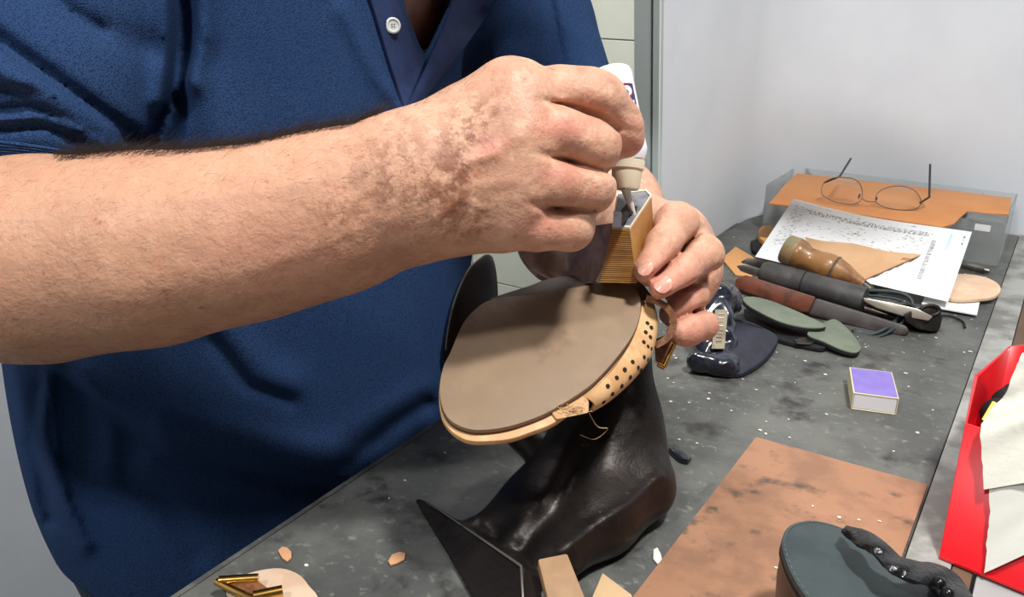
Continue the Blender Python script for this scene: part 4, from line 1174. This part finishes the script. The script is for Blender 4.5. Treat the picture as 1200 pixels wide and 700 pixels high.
lathe('roller', B(297, 700, zc + .003), B(331, 693, zc + .003), [(0, 0), (0, .0034), (1, .0034), (1, 0)], M_brass, clasp, 18)
tube('side_bar', [B(254, 682, zc + .003), B(274, 692, zc + .003), B(296, 702, zc + .002)], .0022, M_brass, clasp, 10)
slab('leather_insert', [B(x, y, zc + .003) for x, y in ((262, 683), (303, 681), (318, 692), (330, 694), (297, 701), (290, 697))], (0, 0, 1), .004, M_strap, clasp, .0006)
def scrap(px, label, m_, th=.0014, nm='leather_scrap', cat='leather scrap', z=.0004, jig=.6):
    lp = [B(x + rng.uniform(-jig, jig), y + rng.uniform(-jig, jig), z + th) for x, y in px]
    return tag(slab(nm, lp, (0, 0, 1), th, m_, None, .0003), label, cat)
scrap([(326, 645), (330, 640), (336, 641), (341, 647), (341, 654), (336, 658), (331, 654)], 'small round tan leather scrap on the bench near its left edge', M_scrap)
scrap([(455, 658), (459, 650), (468, 647), (475, 648), (474, 655), (466, 660), (458, 662)], 'small tan leather scrap in front of the iron foot plate', M_scrap)
scrap([(766, 644), (771, 642), (775, 650), (776, 657), (771, 660), (766, 655)], 'white paint flake beside the brown hardboard corner', M_flake, nm='white_flake', cat='flake')
lp = [B(x, y, .004) for x, y in ((783, 525), (793, 525), (800, 529), (811, 536), (806, 540), (797, 538), (789, 531))]
tag(prism('plastic_chip', [p - np.array([0, 0, .0036]) for p in lp], [p + np.array([0, 0, .001]) * math.sin(i * 2) for i, p in enumerate(lp)], M_chip, None, .0006), 'shiny black plastic chip beside the iron last', 'chip')
fv_ = [[], []]
for i in range(420):
    x, y = rng.uniform(XL + .02, XS - .005), rng.uniform(.15, 1.2)
    if -.34 < x < -.15 and .3 < y < .58: continue
    if -.165 < x and y < .63 and rng.uniform() < .75: continue
    r = abs(rng.normal(.0006, .0006)) + .00035; n = 5; o = len(fv_[0]); a0_ = rng.uniform(0, 6); el = rng.uniform(.4, 1)
    z0 = ZB + .0003 + (.0034 if (-.162 < x and y < .617) else 0)
    for z in (0, .0005):
        for k in range(n):
            a = a0_ + k * 6.283 / n; dx, dy = r * math.cos(a) * rng.uniform(.7, 1.2), r * el * math.sin(a)
            fv_[0].append((x + dx, y + dy, z0 + z))
    fv_[1] += [tuple(range(o, o + n))[::-1], tuple(range(o + n, o + 2 * n))] + [(o + k, o + (k + 1) % n, o + n + (k + 1) % n, o + n + k) for k in range(n)]
tag(link('workshop_crumbs', fv_[0], fv_[1], M_flake, None, False), 'tiny pale crumbs scattered over the dark bench top', 'crumbs', kind='stuff')

# matchbox
mb = [B(997, 480), B(1050, 487)]; ux = unit(mb[1] - mb[0]); uy = np.array([-ux[1], ux[0], 0]); wM = np.linalg.norm(mb[1] - mb[0]); hM = .0150
back = B(1002, 431.5, hM) ; lM = float((back - mb[0]) @ uy)
mbx = thing('matchbox', 'matchbox with a purple top and white tray on the bare bench', 'matchbox', mb[0] + ux * wM / 2 + uy * lM / 2)
def ob(name, u0, u1, v0, v1, z0, z1, m_, bev=.0003, parent=None):
    q = [mb[0] + ux * u + uy * v for u, v in ((u0, v0), (u1, v0), (u1, v1), (u0, v1))]
    return prism(name, [p + np.array([0, 0, z0 + .0003]) for p in q], [p + np.array([0, 0, z1 + .0003]) for p in q], m_, parent or mbx, bev, 1)
e = .0007
for nm, a in (('sleeve_side', (0, e, 0, lM, 0, hM)), ('sleeve_side', (wM - e, wM, 0, lM, 0, hM)), ('sleeve_bottom', (e, wM - e, 0, lM, 0, e)), ('sleeve_top', (e, wM - e, 0, lM, hM - e, hM))):
    ob(nm, *a, M_mcard, .0002)
ob('purple_label', .0010, wM - .0008, .0010, lM - .0014, hM, hM + .0003, M_mpurple, .0001)
ob('tray', e + .0003, wM - e - .0003, .0004, lM - .001, e + .0002, hM - e - .0003, M_mwhite, .0005)

# ------------------------------------------------------------------ red bin
bz_ = .076
rimp = [B(1131, 497, bz_), B(1142, 440, bz_), B(1183, 405, bz_), B(1230, 402, bz_), B(1330, 470, bz_), B(1330, 560, bz_)]
fb = B(1100, 655, .0016)
c_ = np.mean(rimp, axis=0); k_b = .96
basep = [np.array([*(c_ + (p - c_) * k_b)[:2], ZB + .0016]) for p in rimp]
sh = fb - basep[0]; sh[2] = 0; basep = [p + sh for p in basep]
rb = thing('paper_bin', 'open glossy red card bin with chamfered corners at the bench edge', 'bin', np.mean(basep, axis=0))
n6 = len(rimp)
for i in range(n6):
    j = (i + 1) % n6
    inw = lambda p, c: p + unit(np.array([c[0] - p[0], c[1] - p[1], 0])) * .0022
    cb = np.mean(basep, axis=0)
    prism('side_panel', [basep[i], basep[j], inw(basep[j], cb), inw(basep[i], cb)], [rimp[i], rimp[j], inw(rimp[j], c_), inw(rimp[i], c_)], M_redcard, rb, .0004, 1)
slab('base_panel', [p + np.array([0, 0, .002]) for p in basep], (0, 0, 1), .0018, M_redcard, rb)
# contents
blb = Sculpt()
cin = (rimp[0] + rimp[1] + rimp[2] + rimp[3] + c_) / 5
for q in ((1168, 486), (1180, 474), (1190, 468), (1200, 470), (1212, 474), (1190, 486)):
    blb.ell(B(*q, bz_ - .026), (.011, .010, .012), .008)
ro, _a, _b2 = blb.build('black_rag', c_ - .08, c_ + .08, .002, M_rag); tag(ro, 'crumpled black rag inside the red bin', 'rag')
tag(prism('yellow_stick', [B(x, y, bz_ - .012) for x, y in ((1150, 492), (1156, 494), (1168, 472), (1163, 470))], [B(x, y, bz_ - .008) for x, y in ((1150, 492), (1156, 494), (1168, 472), (1163, 470))], M_yellow, None, .0006), 'short yellow stick poking up beside the rag in the red bin', 'stick')
# towel and paper hung over the front
yf = rimp[0][1] - .006
tilt = (fb - rimp[0])
fn_ = unit(np.cross(rimp[5] - rimp[0], basep[0] - rimp[0])); fn_ = fn_ * (1 if fn_ @ (CAM - rimp[0]) > 0 else -1)
def hung(name, left, right, off, m_, wav, label, cat):
    g = []
    a = smoothpath([np.array(q, float) for q in left], 5); b = smoothpath([np.array(q, float) for q in right], 5)
    for i, (p, q) in enumerate(zip(a, b)):
        row = []
        for t in np.linspace(0, 1, 10):
            x, y = p + (q - p) * t
            row.append(onplane(x + rng.normal(0, .5) * (t == 0), y, rimp[0], fn_, off + wav * math.sin(t * 5 + i * .35) + wav * .5 * math.sin(i * .9 + t * 9)))
        g.append(row)
    return tag(sheet(name, g, .0006, m_, None, 70), label, cat)
hung('paper_towel', [(1198, 414), (1188, 436), (1178, 462), (1160, 482), (1150, 502), (1150, 530), (1153, 574)], [(1262, 410), (1262, 436), (1262, 462), (1262, 482), (1262, 502), (1262, 530), (1262, 556)], .0075, M_towel, .0015, 'torn white paper towel hanging over the front of the red bin', 'paper towel')
hung('paper_sheet', [(1158, 560), (1160, 600), (1157, 630), (1154, 672)], [(1262, 560), (1262, 590), (1262, 610), (1262, 622)], .0035, M_towel2, .0006, 'pale grey paper hanging below the white towel on the red bin', 'paper')

# ------------------------------------------------------------------ organiser box, sheet and glasses at the back
fr_ = B(1165, 313); yb0 = fr_[1]; xr = Y(1178, 270, yb0)[0]; xl = Y(894, 250, yb0)[0]; zt = .064; ybk = 1.352
obx = thing('organiser_box', 'clear plastic organiser box at the back of the bench under the orange tan sheet', 'box', ((xl + xr) / 2, (yb0 + ybk) / 2, ZB))
zb0 = ZB + .0006; zt_ = ZB + zt
th = .002
for lo, hi in (((xl, yb0, zb0), (xr, yb0 + th, zt_)), ((xl, ybk - th, zb0), (xr, ybk, zt_)), ((xl, yb0 + th, zb0), (xl + th, ybk - th, zt_)), ((xr - th, yb0 + th, zb0), (xr, ybk - th, zt_))):
    box('box_wall', lo, hi, M_clear, obx, .0004)
box('box_base', (xl + th, yb0 + th, zb0), (xr - th, ybk - th, zb0 + th), M_clear, obx)
xm = Y(1128, 290, yb0)[0]
box('divider', (xm, yb0 + th, zb0 + th), (xm + .0015, ybk - th, zt_ - .004), M_clear, obx)
for k in (.25, .5):
    x = xl + (xr - xl) * k; box('divider', (x, yb0 + th, zb0 + th), (x + .0015, ybk - th, zt_ - .006), M_clear, obx)
p0 = Y(1133, 256, yb0); p1 = Y(1180, 262, yb0)
box('lid_rim', (p0[0], yb0 - .003, zt_ - .008), (xr + .001, yb0 - .0002, zt_ + .001), M_clear, obx, .0006)
la, lb2 = Y(1143, 262, yb0), Y(1160, 272, yb0)
box('box_label', (la[0], yb0 - .0006, lb2[2]), (lb2[0], yb0 - .0001, la[2]), M_card, obx)
box('hinge_block', (Y(1106, 262, yb0)[0], yb0 + .004, zt_ - .010), (Y(1130, 262, yb0)[0], yb0 + .016, zt_ - .0005), mat('grey_hinge_plastic', (96, 94, 88), .5), obx, .001)
zsht = zt + .0012
so3 = [B(x, y, zsht) for x, y in ((934, 203), (1060, 217), (1186, 232), (1182, 251), (1158, 250), (1134, 247), (1126, 254), (1118, 262), (1104, 266), (1050, 258), (980, 247), (901, 238), (912, 226), (915, 221))]
tag(slab('leather_sheet', so3, (0, 0, 1), .0022, M_tansheet, None, .0004), 'orange tan sheet lying on the clear organiser box, under the eyeglasses', 'leather sheet')
gls = thing('eyeglasses', 'thin framed eyeglasses standing open on the orange tan sheet', 'eyeglasses', B(1020, 244, zsht))
go_ = B(1018, 243, zsht + .001); gn = unit((.25, -.75, .62))
def lens(px):
    pts = closedpath([onplane(*q, go_, gn) for q in px], 5)
    c = np.mean(pts, axis=0)
    rim_ = [c + (p - c) for p in pts] + [pts[0], pts[1]]
    tube('lens_rim', rim_, .0007, M_wire, gls, 8)
    slab('lens', [c + (p - c) * .985 for p in pts], gn, .0012, M_lens, gls)
lens([(963, 226), (965, 215), (975, 209), (989, 208), (1003, 211), (1010, 221), (1009, 234), (1000, 239), (985, 238), (970, 233)])
lens([(1026, 236), (1029, 226), (1039, 220), (1053, 218), (1068, 221), (1077, 229), (1079, 239), (1072, 245), (1056, 246), (1038, 243)])
tube('bridge', smoothpath([onplane(x, y, go_, gn) for x, y in ((1009, 232), (1017, 236), (1027, 236))], 4), .0009, M_wire, gls, 8)
for a in ((1008, 227), (1028, 231)):
    c = onplane(*a, go_, gn); Ne = Sculpt()
    tube('nose_pad', [c + gn * .001, c - gn * .006, c - gn * .008 - np.array([0, 0, .003])], .0011, M_temple, gls, 8)
def temple(h, e0, e1):
    a = onplane(*h, go_, gn); d0 = depth(a)
    tube('hinge', [a, P(*e0, d0 + .004)], .0013, M_wire, gls, 8)
    tube('temple_arm', smoothpath([P(*e0, d0 + .004), P(e0[0] * .5 + e1[0] * .5, e0[1] * .5 + e1[1] * .5, d0 + .020), P(*e1, d0 + .034)], 5), .0014, M_temple, gls, 10)
temple((966, 214), (984, 207), (997, 186)); temple((1078, 238), (1089, 231), (1090, 193))

# ------------------------------------------------------------------ printed sheet and leather on it
pc = [(930, 233, .074), (1139, 272, .069), (1111, 354, .012), (885, 301, .010)]
g = []
for v in np.linspace(0, 1, 22):
    row = []
    for u in np.linspace(0, 1, 22):
        q = np.array(pc[0]) * (1 - u) * (1 - v) + np.array(pc[1]) * u * (1 - v) + np.array(pc[2]) * u * v + np.array(pc[3]) * (1 - u) * v
        sag = 8 * math.sin(math.pi * min(1, u * 1.0)) * (1 - v) * (1 - u) * .9 + 4 * math.sin(math.pi * u) * (1 - v)
        curl = .006 * math.exp(-(u * 6) ** 2) * math.exp(-(v * 3) ** 2)
        row.append(B(q[0], q[1] + sag * .6, q[2] - .012 * math.sin(math.pi * v) * .4 + curl))
    g.append(row)
pap = sheet('printed_sheet', g, .0004, M_paper, None, 80)
uvl = pap.data.uv_layers.new(name='page')
Gp = np.array(g).reshape(-1, 3); nv = 22
co = np.empty(len(pap.data.vertices) * 3, np.float32); pap.data.vertices.foreach_get('co', co); co = co.reshape(-1, 3)
vi = [int(np.argmin(((Gp - c) ** 2).sum(1))) for c in co]
for lp_ in pap.data.loops:
    k = vi[lp_.vertex_index]; uvl.data[lp_.index].uv = ((k % nv) / (nv - 1), 1 - (k // nv) / (nv - 1))
tag(pap, 'white printed sheet of paper under the awl, leaning against the organiser box', 'paper')
def onpap(x, y, lift):
    px_, py_, pz_ = proj(Gp); k = np.argsort((px_ - x) ** 2 + (py_ - y) ** 2)[:3]; return P(x, y, float(pz_[k].mean()) - lift)
lq = [(944, 278), (1079, 300), (1013, 328), (948, 322)]
g = []
for v in np.linspace(0, 1, 14):
    row = []
    for u in np.linspace(0, 1, 14):
        q = np.array(lq[0]) * (1 - u) * (1 - v) + np.array(lq[1]) * u * (1 - v) + np.array(lq[2]) * u * v + np.array(lq[3]) * (1 - u) * v
        q = q + np.array([0, 1.2 * math.sin(u * 11) * (1 - v)]); row.append(onpap(q[0], q[1], .0045))
    g.append(row)
g = np.array(g)
for _ in range(5):
    g[1:-1, 1:-1] = (g[:-2, 1:-1] + g[2:, 1:-1] + g[1:-1, :-2] + g[1:-1, 2:]) / 4
tag(sheet('leather_piece', g, .0012, M_paperk, None), 'flat pale tan leather piece on the printed sheet behind the awl', 'leather piece')
tag(slab('leather_offcut', [B(x, y, .002) for x, y in ((846, 303), (862, 289), (881, 300), (897, 314), (880, 324), (862, 322))], (0, 0, 1), .0018, M_orange, None, .0003), 'orange tan leather offcut under the tool handles near the left hand', 'leather scrap')
lp = closedpath([B(x, y, .012) for x, y in ((889, 271), (893, 265), (902, 264), (908, 268), (906, 276), (897, 282), (890, 278))], 4)
tag(slab('leather_oval', lp, (0, 0, 1), .0115, M_orange, None, .002), 'small round tan leather block left of the printed sheet', 'leather scrap')
tag(slab('dark_scrap', [B(x, y, .006) for x, y in ((880, 282), (889, 280), (894, 287), (888, 296), (881, 292))], (0, 0, 1), .0055, M_rag, None, .001), 'small dark scrap behind the orange tan offcut', 'scrap')
lp = closedpath([B(x, y, .009) for x, y in ((1096, 338), (1108, 323), (1130, 321), (1152, 324), (1168, 331), (1173, 339), (1166, 347), (1146, 350), (1115, 350))], 4)
tag(slab('insole_blank', lp, (0, 0, 1), .004, M_insole, None, .0008), 'pale pink insole blank sticking out right of the printed sheet', 'insole')
tag(slab('white_card', [B(x, y, .004) for x, y in ((1085, 345), (1149, 350), (1145, 369), (1100, 361), (1080, 356))], (0, 0, 1), .0012, M_card, None), 'small white card under the corner of the printed sheet', 'card')
tag(lathe('metal_tube', B(1128, 310, .006), B(1160, 318, .005), [(0, 0), (0, .0045), (.8, .0045), (.82, .0035), (1, .0025), (1, 0)], M_steel, None, 16), 'short silver metal tube in front of the organiser box', 'metal tube')

# ------------------------------------------------------------------ hand tools
aw = thing('awl', 'awl with a turned brown wooden handle lying across the printed sheet', 'awl', B(960, 310, .01))
a0, a1, a2 = P(922, 292, .985), P(1012, 334, .945), P(1028, 346, .938)
K = .985 / F
lathe('handle', a0 + (a1 - a0) * .09, a1, [(0, 0), (0, 17 * K), (.06, 18.5 * K), (.12, 17.5 * K), (.20, 14.0 * K), (.32, 14.5 * K), (.45, 17.0 * K), (.53, 17.6 * K), (.56, 16.6 * K), (.565, 17.4 * K), (.60, 17.4 * K), (.605, 16.6 * K), (.72, 14.5 * K), (.86, 10.0 * K), (.96, 7.2 * K), (1, 6.6 * K), (1, 0)], M_awlwood, aw, 28)
lathe('dark_ring', a0 + (a1 - a0) * (.09 + .91 * .565), a0 + (a1 - a0) * (.09 + .91 * .60), [(0, 0), (0, 17.3 * K), (.5, 17.9 * K), (1, 17.3 * K), (1, 0)], M_greywood, aw, 28)
lathe('end_cap', a0 - (a1 - a0) * .03, a0 + (a1 - a0) * .13, [(0, 0), (0, 15.5 * K), (.1, 17 * K), (.9, 18.8 * K), (1, 18.4 * K), (1, 0)], M_ferrule, aw, 28)
lathe('tip', a1, a2, [(0, 0), (0, 5.6 * K), (.5, 5.2 * K), (.55, 4.0 * K), (1, 3.4 * K), (1, 0)], M_darksteel, aw, 16)
def lens_(d): return d / F
kn = thing('knife', 'shoe knife with a black taped handle and short grey blade, below the awl', 'knife', B(950, 335, .01))
b0, b1 = P(893, 319, .985), P(1013, 352, .925); Kk = .95 / F
lathe('handle', b0, b1, [(0, 0), (0, 12 * Kk), (.05, 14.5 * Kk), (.3, 15.5 * Kk), (.32, 14.8 * Kk), (.34, 15.3 * Kk), (.6, 15 * Kk), (.95, 15.5 * Kk), (1, 14.5 * Kk), (1, 0)], M_tape, kn, 22)
for t in (.42,):
    lathe('tape_edge', b0 + (b1 - b0) * t, b0 + (b1 - b0) * (t + .012), [(0, 0), (0, 15.6 * Kk), (1, 15.8 * Kk), (1, 0)], M_blackfelt, kn, 22)
bl_ = [(863, 312), (872, 309), (897, 317), (900, 325), (885, 324), (868, 318)]
prism('blade', [P(x, y, .983) for x, y in bl_], [P(x, y, .981) for x, y in bl_], M_steel, kn, .0002)
bg = [(868, 307), (876, 302), (890, 304), (901, 311), (896, 320), (880, 318)]
prism('blade_guard', [P(x, y, 1.0) for x, y in bg], [P(x, y, .990) for x, y in bg], M_darksteel, kn, .001)
fl = thing('file', 'flat file with a red brown wooden handle and dark bar, under the taped knife', 'file', B(930, 350, .01))
h0 = [(862, 327), (874, 322), (956, 348), (948, 366), (938, 366), (861, 338)]
prism('handle', [P(x, y + 4, .965 - (x - 862) * .0004 + .012) for x, y in h0], [P(x, y, .965 - (x - 862) * .0004 - .004) for x, y in h0], M_redwood, fl, .0015)
h1 = [(945, 352), (958, 349), (1062, 381), (1066, 388), (1060, 394), (1030, 391), (944, 368)]
prism('dark_bar', [P(x, y + 3, .935 - (x - 945) * .0004 + .010) for x, y in h1], [P(x, y, .935 - (x - 945) * .0004) for x, y in h1], M_greywood, fl, .003, 3)
pn = thing('pincers', 'dark steel pincers with a bright pointed jaw edge, right of the taped knife', 'pincers', B(1080, 372, .01))
tube('handle', smoothpath([P(1000, 348, .93), P(1040, 360, .918), P(1082, 372, .90)], 6), np.interp(np.linspace(0, 1, 13), [0, .2, 1], [.002, .0045, .0055]), M_steel, pn, 10)
tube('handle', smoothpath([P(1012, 362, .928), P(1045, 372, .92), P(1080, 380, .905)], 6), .0045, M_darksteel, pn, 10)
hp = [(1058, 368), (1074, 360), (1084, 357), (1098, 361), (1105, 370), (1101, 386), (1092, 389), (1076, 386), (1062, 378)]
prism('head', [P(x, y + 1, .925) for x, y in hp], [P(x, y, .893) for x, y in hp], M_darksteel, pn, .002)
jp = [(1012, 349), (1040, 354), (1075, 362), (1093, 371), (1088, 376), (1060, 371), (1028, 361), (1013, 353)]
prism('jaw_edge', [P(x, y + 1.5, .914 - (x - 1012) * .0002) for x, y in jp], [P(x, y, .910 - (x - 1012) * .0003) for x, y in jp], mat('bright_ground_steel', (196, 188, 174), .3, metal=.7), pn, .0006)
pts = [P(1090 + 11 * math.cos(a), 364 + 6 * math.sin(a), .893) for a in np.linspace(0, 2 * math.pi, 17)]
tube('jaw_rim', pts, .002, M_darksteel, pn, 8)
tube('lever', smoothpath([P(1050, 356, .92), P(1066, 358, .915), P(1080, 366, .90)], 5), .0022, M_darksteel, pn, 8)
cdp = smoothpath([P(1008, 341, .94), P(1030, 341, .932), P(1056, 344, .925), P(1068, 352, .92), P(1067, 362, .916), P(1054, 372, .91), P(1040, 384, .897), P(1022, 392, .893), P(1004, 391, .898), P(1000, 386, .90)], 8)
tag(tube('elastic_cord', cdp, .0021, M_cord, None, 8), 'dark green cord looped round the pincers', 'cord')
cdp = smoothpath([P(1012, 346, .938), P(1034, 348, .93), P(1058, 354, .922), P(1062, 372, .906), P(1044, 388, .892), P(1024, 396, .888), P(1006, 394, .894)], 8)
tag(tube('elastic_cord', cdp, .0015, M_cord, None, 8), 'thinner dark green cord lying beside the bar of the file', 'cord')
tag(tube('dark_ring_scrap', smoothpath([B(1098, 370, .002), B(1114, 371, .0025), B(1128, 377, .002), B(1131, 384, .0018)], 6), .0012, M_rag, None, 6), 'thin dark curved scrap right of the pincers', 'scrap')
def leaf(name, px, zA, zB_, m_, label, cat, th=.0030, parent=None):
    n = len(px); lp = closedpath([B(x, y, zA + (zB_ - zA) * i_) for x, y, i_ in px], 4)
    nr = unit(np.cross(lp[len(lp) // 4] - lp[0], lp[len(lp) // 2] - lp[0])); nr = nr * np.sign(nr[2])
    t = thing(name, label, cat, np.mean(lp, axis=0))
    prism('face', [p - nr * th * .5 for p in lp], lp, m_, t, .0003)
    prism('black_backing', [p - nr * th * 1.6 for p in lp], [p - nr * th * .52 for p in lp], M_blackfelt, t, .0003)
    return t
leaf('insole', [(871, 349, 0), (885, 348, .1), (905, 353, .25), (930, 363, .55), (952, 373, .8), (968, 381, 1), (960, 384, 1), (940, 383, .85), (915, 377, .55), (893, 367, .25), (876, 357, .05)], .024, .016, M_green, 'grey green narrow insole, upper of the two, just under the file handle', 'insole')
leaf('insole', [(946, 391, 0), (962, 380, .1), (978, 374, .2), (992, 384, .5), (1004, 398, .8), (1009, 408, 1), (1002, 413, 1), (985, 409, .8), (965, 400, .4)], .012, .007, M_green, 'grey green insole, lower of the two, with its rounded end toward the matchbox', 'insole')
lp = closedpath([B(x, y, .005) for x, y in ((872, 362), (895, 368), (918, 378), (945, 388), (968, 400), (965, 408), (940, 404), (915, 398), (885, 385))], 4)
tag(slab('insole', lp, (0, 0, 1), .0045, M_blackfelt, None, .0006), 'black insole lying beneath the two grey green ones', 'insole')
tag(prism('steel_blade', [B(x, y, .0056) for x, y in ((930, 398), (942, 395), (956, 400), (950, 404), (934, 403))], [B(x, y, .0066) for x, y in ((930, 398), (942, 395), (956, 400), (950, 404), (934, 403))], M_steel, None), 'small bright steel blade tip beneath the grey green insoles', 'blade')
# black patent shoe part with the cream label
pt = thing('shoe_upper_piece', 'glossy black patent shoe piece with a cream label, right of the left hand', 'shoe piece', B(850, 430, 0))
Q = Sculpt()
pa = np.stack([RIGHT, unit(np.cross(unit(np.array([0, 0, 1.]) * .8 + FWD * .6), RIGHT)), unit(np.array([0, 0, 1.]) * .8 + FWD * .6)], 1)
Q.boxp(P(837, 386, .835), pa, (px2m(24, .835), px2m(15, .835), px2m(58, .835)), .010, .01)
Q.cap(P(822, 350, .862), P(852, 352, .862), .016, .015, .012)
Q.cap(P(818, 424, .80), P(852, 430, .80), .010, .012, .012)
def wrinkle(p, reach=0):
    if reach: return np.ones(len(p), bool)
    return .0007 * np.sin(p @ np.array([120., 90, 150]) + 2 * np.sin(p @ np.array([-90., 140, 60]))) + .0006 * np.sin(p @ np.array([-300., 260, 120]) + 2 * np.sin(p @ np.array([150., 200, -170])))
Q.ops.append(('d', wrinkle, .002))
Q.fn(lambda p: ZB + .0006 - p[:, 2], .002, 'i')
po, pp_, _ = Q.build('patent_loop', P(840, 385, .84) - .12, P(840, 385, .84) + .12, .0016, M_patent, pt)
px_, py_, pz_ = proj(pp_)
def onpt(x, y, lift=.001):
    k = np.nonzero(np.hypot(px_ - x, py_ - y) < 4)[0]; return P(x, y, float(pz_[k].min()) - lift)
g = [[onpt(838 + (853 - 838) * s - 4 * t, 363 + 46 * t, .0015) for s in np.linspace(0, 1, 4)] for t in np.linspace(0, 1, 10)]
lb_ = sheet('size_label', g, .0006, M_cream, pt, 60)
for t in np.linspace(.1, .9, 9):
    a, b = onpt(842 - 4 * t, 363 + 46 * t, .0023), onpt(849 - 4 * t, 363.5 + 46 * t, .0023)
    tube('label_mark', [a, b], .00035, M_wire, lb_, 4)
fb2 = [(848, 378), (866, 376), (890, 384), (911, 397), (905, 412), (890, 428), (868, 440), (852, 436), (846, 410)]
zf = [.030, .030, .020, .010, .006, .004, .003, .004, .016]
fl_ = [B(x, y, z) for (x, y), z in zip(fb2, zf)]
flp = closedpath(fl_, 4)
prism('leather_flap', [np.array([p[0], p[1], max(ZB + .0006, p[2] - .004)]) for p in flp], [p + np.array([0, 0, .002]) for p in flp], M_navyfab, pt, .0008)['label'] = 'dull dark navy flap'
flp = closedpath([B(x, y, .003) for x, y in ((806, 424), (822, 410), (850, 415), (872, 428), (864, 440), (838, 436), (812, 428))], 4)
slab('lower_edge', flp, (0, 0, 1), .0024, M_patent, pt, .0006)
